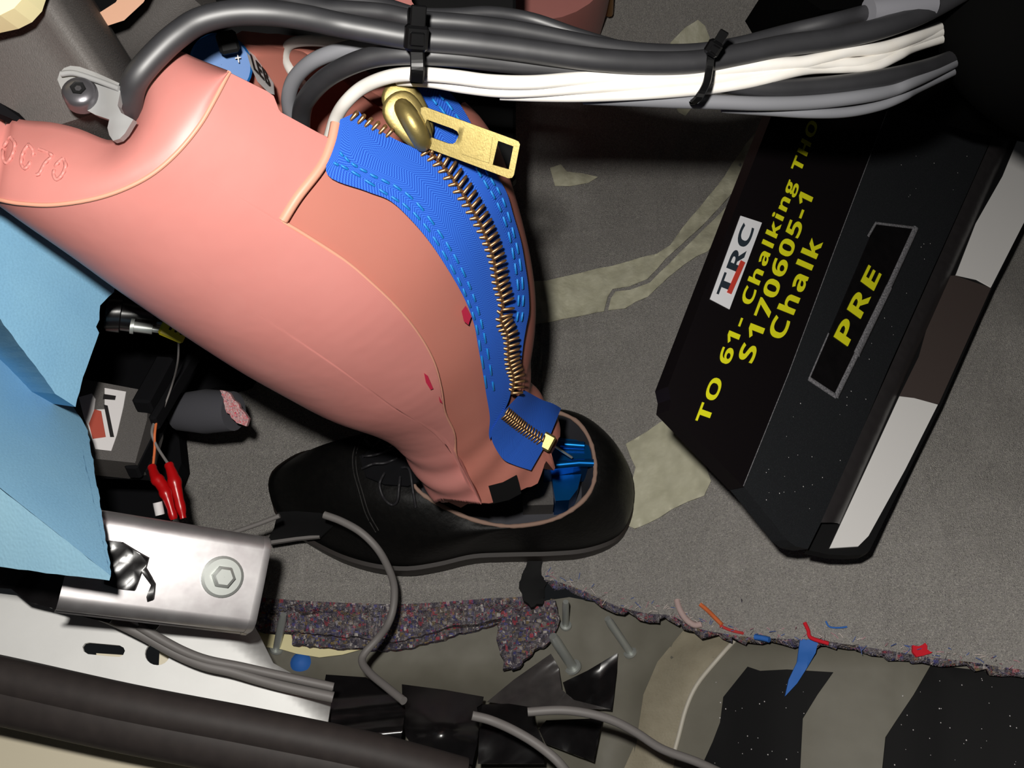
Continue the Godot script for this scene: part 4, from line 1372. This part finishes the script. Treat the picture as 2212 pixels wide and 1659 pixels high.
func build_sill():
	var b := B.new()
	sheet(b, P([500, 1330, 1000, 1350, 1160, 1300, 1230, 1290, 1500, 1340, 1700, 1350, 2300, 1400, 2300, 1760, 500, 1760]), on_pan(0.0), Vector3(0, -0.004, 0), 26)
	var pan := single(b, "floor_001", M.pan, "bare grey metal floor pan below the carpet edge", "", "", "structure")
	b = B.new()
	sheet(b, P([1490, 1345, 1600, 1352, 1592, 1378, 1547, 1428, 1507, 1480, 1484, 1530, 1468, 1590, 1446, 1700, 1330, 1700, 1375, 1600, 1390, 1500, 1420, 1430]), on_pan(0.0006), Vector3(0, -0.001, 0), 20)
	var sp := MeshInstance3D.new()
	sp.name = "seam_sealer"
	sp.mesh = b.mesh(pan.position)
	sp.material_override = M.sealer
	pan.add_child(sp)
	b = B.new()
	var w := PackedVector3Array()
	for q in curve(P([1606, 1368, 1590, 1380, 1545, 1430, 1505, 1480, 1482, 1530, 1466, 1590, 1452, 1640]), 4): w.append(on_pan(0.0008).call(q.x, q.y))
	b.tube(w, 0.0016, 8)
	sp = MeshInstance3D.new()
	sp.name = "sealer_bead"
	sp.mesh = b.mesh(pan.position)
	sp.material_override = mat(c8(196, 190, 176), 0.5)
	pan.add_child(sp)
	# sill panel with slot and hole
	b = B.new()
	var slot := P([178, 1397, 183, 1390, 192, 1388, 258, 1394, 267, 1399, 270, 1406, 266, 1415, 258, 1419, 240, 1418, 190, 1413, 181, 1407])
	var hole := PackedVector2Array()
	for k in 20: hole.append(Vector2(340 + 27 * cos(TAU * k / 20), 1412 + 25 * sin(TAU * k / 20)))
	sheet(b, P([-100, 1270, 150, 1300, 330, 1330, 545, 1345, 560, 1372, 590, 1432, 640, 1460, 720, 1485, 705, 1580, 560, 1548, 280, 1500, 0, 1435, -100, 1412]), on_sill(0.0), Vector3(0, -0.0016, 0), 13, [slot, hole])
	single(b, "trim_1", M.sill, "silver painted door sill panel with a slot and round hole", "", "", "structure")
	b = B.new()
	sheet(b, P([208, 1411, 300, 1417, 300, 1500, 208, 1500]), on_sill(-0.012), Vector3(0, -0.001, 0), 60)  # sheet shaped to the lit corner of each opening, shaded rest left open
	sheet(b, P([346, 1380, 420, 1380, 420, 1500, 340, 1500]), on_sill(-0.012), Vector3(0, -0.001, 0), 60)
	single(b, "trim_2", M.rocker, "inner sill sheet cut to its lit part, seen through the slot and hole", "", "", "structure")
	# weatherstrip
	b = B.new()
	b.tube(world(T3([-120, 1475, 0.505, 0, 1498, 0.505, 280, 1560, 0.505, 560, 1615, 0.51, 800, 1665, 0.515, 1000, 1720, 0.52]), 6), 0.0165, 20, true, 0.9)
	var ws := thing("weatherstrip", "black rubber door weatherstrip running along the sill", "weatherstrip")
	part(b, "bulb", M.rubber, ws)
	b = B.new()
	b.tube(world(T3([-120, 1440, 0.502, 0, 1463, 0.502, 280, 1525, 0.502, 560, 1578, 0.507, 800, 1628, 0.512, 1000, 1682, 0.517]), 6), 0.0115, 16, true)
	part(b, "lip", M.rubber, ws)
	settle(ws)
	b = B.new()
	sheet(b, P([-200, 1470, 0, 1520, 260, 1580, 500, 1640, 800, 1720, 800, 1900, -200, 1900]), func(x, y): return H(x, y, 0.07), Vector3(0, -0.004, 0), 80)
	single(b, "trim_3", M.rocker, "beige painted rocker panel outside the weatherstrip", "", "", "structure")
	# studs
	for s in [[597, 1403, 612, 1328, 0.0030, "thin weld stud beside the steel bracket"], [1222, 1352, 1222, 1300, 0.0026, "upright weld stud at the torn carpet corner"], [1238, 1442, 1194, 1374, 0.0038, "thick weld stud with flange, nearest the wrinkled tape"], [1362, 1410, 1312, 1336, 0.0030, "weld stud with flange beside the sealed seam"]]:
		var st := thing("weld_stud", s[5], "stud", "studs on the floor pan")
		var base: Vector3 = H(s[0], s[1], pan_h(s[0], s[1]))
		var tip := H(s[2], s[3], pan_h(s[0], s[1]) + 0.030)
		b = B.new()
		b.tube(PackedVector3Array([base, base.lerp(tip, 0.9), tip]), PackedFloat32Array([s[4], s[4], s[4] * 0.8]), 12)
		part(b, "shank", M.zinc, st)
		b = B.new()
		b.lathe(frame(base, tip - base, Vector3.RIGHT), [[0.0001, 0.0022], [s[4] * 1.7, 0.0016], [s[4] * 1.8, 0.0]], 20)
		part(b, "flange", M.zinc, st)
		settle(st)
	# wires
	cable([190, 1318, 0.52, 245, 1340, 0.53, 310, 1372, 0.534, 380, 1411, 0.535, 440, 1436, 0.535, 500, 1450, 0.537, 560, 1468, 0.54, 620, 1484, 0.543, 720, 1506, 0.545], 0.0032, M.wire_gray, "grey wire crossing the silver sill below the round hole", "wire", "wire")
	cable([300, 1352, 0.532, 350, 1382, 0.533, 400, 1408, 0.534, 450, 1426, 0.535, 520, 1440, 0.538, 600, 1458, 0.541, 720, 1484, 0.545], 0.0026, M.wire_gray, "second grey wire along the sill, just inside the first", "wire", "wire")
	cable([540, 1446, 0.545, 600, 1464, 0.545, 660, 1474, 0.546, 720, 1488, 0.548], 0.0018, M.wire_gray, "short thin grey wire end running into the black tape", "wire", "wire")
	cable([700, 1112, 0.62, 738, 1126, 0.618, 780, 1150, 0.615, 815, 1185, 0.615, 838, 1225, 0.62, 851, 1265, 0.625, 850, 1310, 0.625, 838, 1348, 0.62, 815, 1380, 0.61, 787, 1412, 0.605, 783, 1432, 0.60, 800, 1455, 0.59, 835, 1484, 0.575, 872, 1514, 0.56], 0.0026, M.wire_gray, "grey wire looping down from the shoe to the black tape", "wire", "wire")
	cable([1020, 1546, 0.545, 1060, 1556, 0.545, 1110, 1578, 0.54, 1160, 1608, 0.535, 1205, 1645, 0.53, 1240, 1690, 0.53], 0.0028, M.wire_gray, "grey wire leaving the tape lump toward the bottom edge", "wire", "wire")
	cable([1140, 1538, 0.54, 1210, 1534, 0.54, 1270, 1541, 0.54, 1325, 1557, 0.54, 1375, 1583, 0.54, 1430, 1618, 0.54, 1510, 1648, 0.54, 1600, 1690, 0.54], 0.0026, M.wire_gray, "grey wire crossing the sealed seam at bottom centre", "wire", "wire")
	cable([505, 1150, 0.60, 560, 1131, 0.60, 604, 1114, 0.60], 0.0016, M.wire_gray, "thin grey wire between bracket and shoe toe", "wire", "wire")
	# tapes
	var wr := func(lift: float, amp: float): return func(x, y): return H(x, y, pan_h(x, y) + lift + amp * sin(x * 0.07 + 0.09 * y) * cos(y * 0.05))
	for t in [
		[[704, 1457, 790, 1463, 868, 1508, 876, 1530, 866, 1600, 852, 1630, 690, 1575, 696, 1500], func(x, y): return H(x, y, pan_h(x, y) + 0.055 + 0.0035 * sin(y * 0.11 + x * 0.012) * ss(1480, 1520, y)), "square of glossy black tape over the wires on the sill", 8],
		[[868, 1478, 960, 1490, 1045, 1505, 1042, 1520, 1030, 1528, 1036, 1560, 1030, 1610, 1020, 1652, 960, 1645, 900, 1625, 876, 1590, 870, 1540], func(x, y): return H(x, y, pan_h(x, y) + 0.045 + 0.02 * exp(-pow((x - 955) / 60.0, 2) - pow((y - 1580) / 50.0, 2))), "bulging lump of black tape over the wires", 16],
		[[1024, 1522, 1100, 1520, 1150, 1528, 1154, 1556, 1172, 1600, 1176, 1650, 1032, 1650, 1036, 1560], wr.call(0.040, 0.002), "black tape strip right of the bulging lump", 24],
		[[1164, 1575, 1180, 1556, 1302, 1551, 1292, 1600, 1283, 1646, 1230, 1626, 1178, 1606], wr.call(0.022, 0.002), "black tape flap under the grey wire at bottom centre", 24],
		[[1052, 1516, 1110, 1468, 1190, 1412, 1206, 1440, 1214, 1490, 1240, 1512, 1320, 1532, 1150, 1530], wr.call(0.022, 0.003), "wrinkled black tape beside the thick stud, its grey sheen put into the colour", 14],
		[[1216, 1474, 1270, 1448, 1334, 1410, 1332, 1450, 1322, 1536, 1250, 1526, 1224, 1500], wr.call(0.012, 0.002), "black tape between the two flanged studs", 20],
		[[1615, 1440, 1642, 1449, 1700, 1446, 1800, 1452, 1766, 1500, 1734, 1552, 1727, 1690, 1500, 1690, 1540, 1602, 1556, 1560, 1563, 1505], on_pan(0.0015), "matt black tape strip with dust specks, right of the seam", 30],
		[[2012, 1436, 2100, 1446, 2260, 1466, 2260, 1700, 1903, 1700, 1914, 1592, 1936, 1558, 1975, 1500], on_pan(0.0015), "wide matt black tape at the bottom right corner", 40],
	]:
		b = B.new()
		sheet(b, P(t[0]), t[1], Vector3(0, -0.0012, 0), t[3])
		single(b, "black_tape", M.tape_sheen if t[0][0] == 1052 else M.black_gloss if t[0][0] < 1600 else M.black, t[2], "tape")
	b = B.new()
	sheet(b, P([575, 1172, 592, 1140, 600, 1106, 640, 1104, 690, 1108, 738, 1118, 715, 1140, 692, 1160, 630, 1165]), func(x, y): return H(x, y, 0.035 + 0.02 * ss(1170, 1100, y)), Vector3(0, -0.0015, 0), 24)
	single(b, "black_tape", M.black, "black tape flap holding wires at the shoe toe", "tape")
	b = B.new()
	sheet(b, P([582, 1168, 640, 1160, 690, 1155, 690, 1161, 640, 1166, 584, 1175]), func(x, y): return H(x, y, 0.037), Vector3(0, -0.003, 0), 24)
	single(b, "wire", M.wire_gray, "pale wire edge showing below the tape at the shoe toe", "wire")
	# things along the torn carpet edge
	var strip := func(x, y): return H(x, y, maxf(lerpf(edge_y(x), edge_y(x) - 0.020, ss(1385, 1500, y)), pan_h(x, y) + 0.004))
	b = B.new()
	sheet(b, P([1729, 1380, 1768, 1383, 1762, 1410, 1745, 1440, 1722, 1476, 1696, 1504, 1704, 1468, 1722, 1430]), strip, Vector3(0, -0.0015, 0), 16)
	single(b, "fabric_strip", M.blue_strip, "pointed blue fabric strip hanging from the torn carpet", "fabric strip")
	b = B.new()
	sheet(b, ragged(P([1970, 1392, 1985, 1396, 2000, 1388, 2004, 1402, 2014, 1410, 1996, 1416, 1982, 1420, 1974, 1410]), 6, 1.5, 6), func(x, y): return carpet_at(x, minf(y, 1420), 0.003), Vector3(0, -0.002, 0), 20)
	single(b, "felt_scrap", M.fuzz_red, "red star-shaped felt scrap on the carpet's torn edge at right", "felt scrap")
	for t in [[[1738, 1345, 1746, 1362, 1752, 1378, 1790, 1390], 0.0014, M.fuzz_red, "red thread on the carpet edge above the blue strip"], [[1512, 1305, 1528, 1318, 1548, 1338, 1560, 1350], 0.0016, M.wire_orange, "orange thread at the torn carpet edge"], [[1556, 1352, 1580, 1362, 1606, 1368], 0.0011, mat(c8(200, 60, 60), 0.9), "short red thread at the torn edge near the seam"], [[1462, 1296, 1468, 1316, 1482, 1338, 1500, 1350, 1516, 1348], 0.0024, mat(c8(190, 166, 162), 0.9), "tuft of pale fibre on the torn carpet edge"], [[1630, 1376, 1645, 1378, 1662, 1382], 0.0020, M.blue_strip, "small blue fibre at the torn edge"], [[1784, 1342, 1792, 1354, 1812, 1356, 1830, 1354], 0.0006, M.blue_strip, "thin dark blue thread on the right carpet"]]:
		var line := PackedVector3Array()
		for q in curve(P(t[0]), 4): line.append(carpet_at(q.x, minf(q.y, 1450), 0.001))
		b = B.new()
		b.tube(line, t[1], 6)
		single(b, "thread", t[2], t[3], "thread")
	# loose fibres along the cut and dust on the black tapes
	rng.seed = 77
	var fibre := [B.new(), B.new(), B.new(), B.new()]
	for i in 150:
		var fx := rng.randf_range(1180, 2200)
		var fy := 0.0
		for k in EDGE.size() / 2 - 1:
			if fx >= EDGE[2 * k] and fx < EDGE[2 * k + 2]: fy = remap(fx, EDGE[2 * k], EDGE[2 * k + 2], EDGE[2 * k + 1], EDGE[2 * k + 3])
		fy -= rng.randf_range(1, 22)
		var p := carpet_at(fx, fy, 0.0008)
		var dir := Vector3(rng.randf_range(-1, 1), rng.randf_range(0.0, 0.4), rng.randf_range(-0.6, 0.8)).normalized() * rng.randf_range(0.002, 0.006)
		fibre[rng.randi() % 4].tube(PackedVector3Array([p, p + dir * 0.5 + Vector3(0, 0.0008, 0), p + dir]), 0.00028, 4)
	var fib := thing("loose_fibres", "loose pale and coloured fibres sticking out along the torn right carpet edge", "fibres")
	for k in 4: part(fibre[k], "fibre_tuft", mat([c8(220, 206, 200), c8(200, 150, 160), c8(90, 110, 170), c8(150, 144, 140)][k], 0.9), fib).set_meta("kind", "stuff")
	settle(fib)
	b = B.new()
	for i in 70:
		var q := Vector2(rng.randf_range(1520, 2200), rng.randf_range(1465, 1655))
		if q.x > 1740 and q.x < 1930: continue
		var p: Vector3 = on_pan(0.0018).call(q.x, q.y)
		b.lathe(Transform3D(Basis(), p), [[0.00005, 0.0003], [rng.randf_range(0.0002, 0.00045), 0.0]], 6)
	single(b, "dust_specks", M.paper, "white dust specks scattered on the black tapes at lower right", "dust", "", "stuff")
	b = B.new()
	sheet(b, ragged(P([1160, 1196, 1172, 1206, 1168, 1240, 1180, 1258, 1176, 1300, 1148, 1312, 1126, 1290, 1122, 1258, 1134, 1226, 1146, 1204]), 7, 3.0, 9), on_carpet(0.004), Vector3(0, -0.006, 0), 20)
	single(b, "carpet_tear", M.black, "ragged black tear in the carpet below the shoe heel", "carpet tear")
	b = B.new()
	sheet(b, ragged(P([1072, 1370, 1090, 1300, 1200, 1296, 1206, 1340, 1196, 1380, 1150, 1410, 1120, 1440, 1090, 1444, 1084, 1410]), 8, 4.0, 10), func(x, y): return H(x, y, -0.008 + 0.006 * sin(x * 0.2) * sin(y * 0.17)), Vector3(0, -0.008, 0), 20)
	single(b, "felt_clump", M.felt, "clump of speckled felt hanging onto the pan below the tear", "felt clump")
	b = B.new()
	sheet(b, P([540, 1366, 592, 1361, 612, 1366, 628, 1366, 634, 1394, 700, 1402, 752, 1398, 790, 1400, 740, 1414, 690, 1420, 640, 1412, 606, 1402, 560, 1396]), on_pan(0.003), Vector3(0, -0.001, 0), 20)
	single(b, "paper_scrap", M.cream, "cream paper strip under the felt padding by the weld stud", "paper strip")
	b = B.new()
	b.lathe(Transform3D(Basis(), H(650, 1432, pan_h(650, 1432) - 0.001)), [[0.0001, 0.006], [0.004, 0.0055], [0.007, 0.002], [0.009, 0.0]], 16, true)
	single(b, "floor_plug", M.blue_strip, "blue plastic plug in the floor pan by the sill", "plug")
	# tapes on the carpet
	for t in [
		[[1060, 640, 1150, 608, 1210, 600, 1290, 580, 1350, 566, 1420, 550, 1450, 530, 1475, 492, 1510, 448, 1548, 402, 1580, 354, 1610, 310, 1650, 270, 1640, 330, 1596, 400, 1540, 462, 1490, 510, 1440, 556, 1400, 600, 1360, 618, 1322, 622, 1312, 640, 1306, 672, 1290, 675, 1220, 690, 1150, 698, 1060, 700], "pale masking tape strip curving across the carpet behind the sign"],
		[[1328, 629, 1362, 626, 1404, 610, 1444, 568, 1494, 520, 1544, 472, 1600, 411, 1644, 345, 1640, 370, 1600, 440, 1560, 492, 1530, 540, 1480, 570, 1445, 596, 1400, 640, 1350, 664, 1312, 671, 1318, 645], "split lower strip of pale masking tape beside the longer torn strip"],
		[[1345, 1130, 1360, 1060, 1372, 1010, 1350, 960, 1400, 930, 1450, 895, 1490, 940, 1520, 985, 1536, 1040, 1520, 1070, 1450, 1100, 1400, 1130, 1370, 1140], "wrinkled pale tape patch between the shoe heel and sign"],
		[[1186, 362, 1212, 355, 1225, 370, 1290, 380, 1270, 395, 1230, 402, 1200, 400], "small pale tape patch in the shadow below the bundle"],
		[[1446, 92, 1480, 60, 1508, 42, 1522, 56, 1532, 80, 1524, 100, 1460, 108], "small pale tape patch above the second cable tie"],
		[[1454, 222, 1480, 222, 1500, 226, 1480, 250, 1465, 240], "tiny pale tape patch just below the second cable tie"]]:
		b = B.new()
		sheet(b, ragged(P(t[0]), 26, 2.0, 14), func(x, y): return carpet_at(x, y, 0.0026 + 0.0011 * sin(x * 0.17 - y * 0.06) + 0.0006 * sin(x * 0.33 + y * 0.1)), Vector3(0, -0.0006, 0), 11)
		single(b, "masking_tape", M.tape, t[1], "tape", "pale tape on the carpet")
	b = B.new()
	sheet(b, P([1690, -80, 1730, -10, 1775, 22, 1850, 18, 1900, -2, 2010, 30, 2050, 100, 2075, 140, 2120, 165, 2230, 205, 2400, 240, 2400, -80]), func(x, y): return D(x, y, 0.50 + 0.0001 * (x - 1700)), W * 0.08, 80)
	var seat := thing("car_seat", "black car seat edge with an added dark roll standing in for shade over the cables at upper right", "seat")
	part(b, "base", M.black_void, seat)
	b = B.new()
	b.tube(world(T3([2160, -260, 0.46, 2170, -60, 0.44, 2190, 70, 0.44, 2260, 150, 0.46, 2400, 230, 0.50]), 6), 0.033, 20)  # added black roll that hides the cables where they fade into shade
	part(b, "shade_roll", M.black_void, seat)
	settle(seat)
	b = B.new()
	b.tube(world(T3([1876, 26, 0.404, 1930, 18, 0.406, 2010, 8, 0.41]), 5), 0.0062, 20)
	single(b, "cable_sleeve", mat(c8(120, 120, 126), 0.5), "light grey sleeve on the cables at upper right", "sleeve")

func build_ankle():
	var o := thing("ankle_block", "blue anodised metal ankle block standing inside the shoe heel", "ankle joint")
	var f := func(h): return func(x, y): return H(x, y, h)
	var b := B.new()
	sheet(b, P([1176, 962, 1200, 945, 1245, 950, 1278, 966, 1284, 984, 1270, 1000, 1240, 1006, 1176, 1014]), f.call(0.075), Vector3(0, -0.035, 0), 30)
	part(b, "body", M.blue_metal, o)
	b = B.new()
	sheet(b, P([1192, 1028, 1256, 1024, 1248, 1056, 1230, 1080, 1200, 1082, 1196, 1060]), f.call(0.06), Vector3(0, -0.03, 0), 30)
	part(b, "foot_plate", M.blue_metal, o)
	b = B.new()
	b.tube(PackedVector3Array([H(1178, 1008, 0.078), H(1250, 1000, 0.078), H(1282, 1000, 0.078)]), 0.003, 10)
	b.tube(PackedVector3Array([H(1210, 960, 0.078), H(1262, 962, 0.078)]), 0.003, 10)
	part(b, "ridge", M.blue_metal, o)
	b = B.new()
	sheet(b, P([1130, 1068, 1160, 1050, 1178, 1000, 1192, 1010, 1196, 1090, 1130, 1092]), f.call(0.05), Vector3(0, -0.02, 0), 30)
	part(b, "support", M.plastic_gray, o)
	b = B.new()
	b.tube(PackedVector3Array([H(1192, 960, 0.11), H(1235, 988, 0.09)]), 0.0009, 8)
	part(b, "pin", M.zinc, o)
	settle(o)
	b = B.new()
	sheet(b, P([1055, 1050, 1086, 1042, 1116, 1026, 1120, 1040, 1126, 1066, 1100, 1080, 1066, 1088]), on_leg(0.003), W * 0.001, 14)
	single(b, "black_tape", M.black, "small black tape square on the pink ankle cuff", "tape")

func shoe_details(o: Node3D, on: Callable):
	# tongue, laces and stitching; on(x, y, lift) is a point on the upper
	var b := B.new()
	sheet(b, P([776, 985, 800, 972, 850, 962, 876, 966, 892, 1010, 906, 1040, 880, 1050, 830, 1046, 790, 1030]), func(x, y): return on.call(x, y, 0.0025), Vector3(0, -0.003, 0), 14)
	part(b, "tongue", M.black_soft, o)
	b = B.new()
	for l in [[782, 1012, 806, 1002, 832, 1000, 858, 990], [784, 986, 812, 982, 845, 970, 860, 960], [830, 1022, 820, 1046, 828, 1074, 845, 1090, 858, 1082, 862, 1050, 864, 1030], [800, 962, 790, 950, 796, 940, 815, 942, 818, 955, 806, 964], [868, 1010, 884, 1014, 892, 1060, 898, 1096]]:
		var line := PackedVector3Array()
		var k := 0.0
		for q in curve(P(l), 6):
			line.append(on.call(q.x, q.y, 0.0045 + 0.003 * sin(k)))
			k += 0.25
		b.tube(line, 0.0011, 6)
	part(b, "laces", M.cable_dark, o)
	b = B.new()
	for l in [[770, 955, 762, 985, 764, 1020, 775, 1060, 790, 1110, 812, 1150], [776, 955, 769, 985, 771, 1020, 782, 1060, 797, 1108, 818, 1146]]:
		var line := PackedVector3Array()
		for q in curve(P(l), 6): line.append(on.call(q.x, q.y, 0.0006))
		b.tube(line, 0.0005, 5)
	part(b, "stitching", mat(c8(34, 32, 31), 0.7), o)
	b = B.new()
	var tl := PackedVector3Array()
	for q in curve(P([783, 986, 815, 976, 840, 966, 862, 956]), 5): tl.append(on.call(q.x, q.y, 0.0012))
	b.tube(tl, 0.0006, 6)
	part(b, "tongue_edge", M.lining, o)
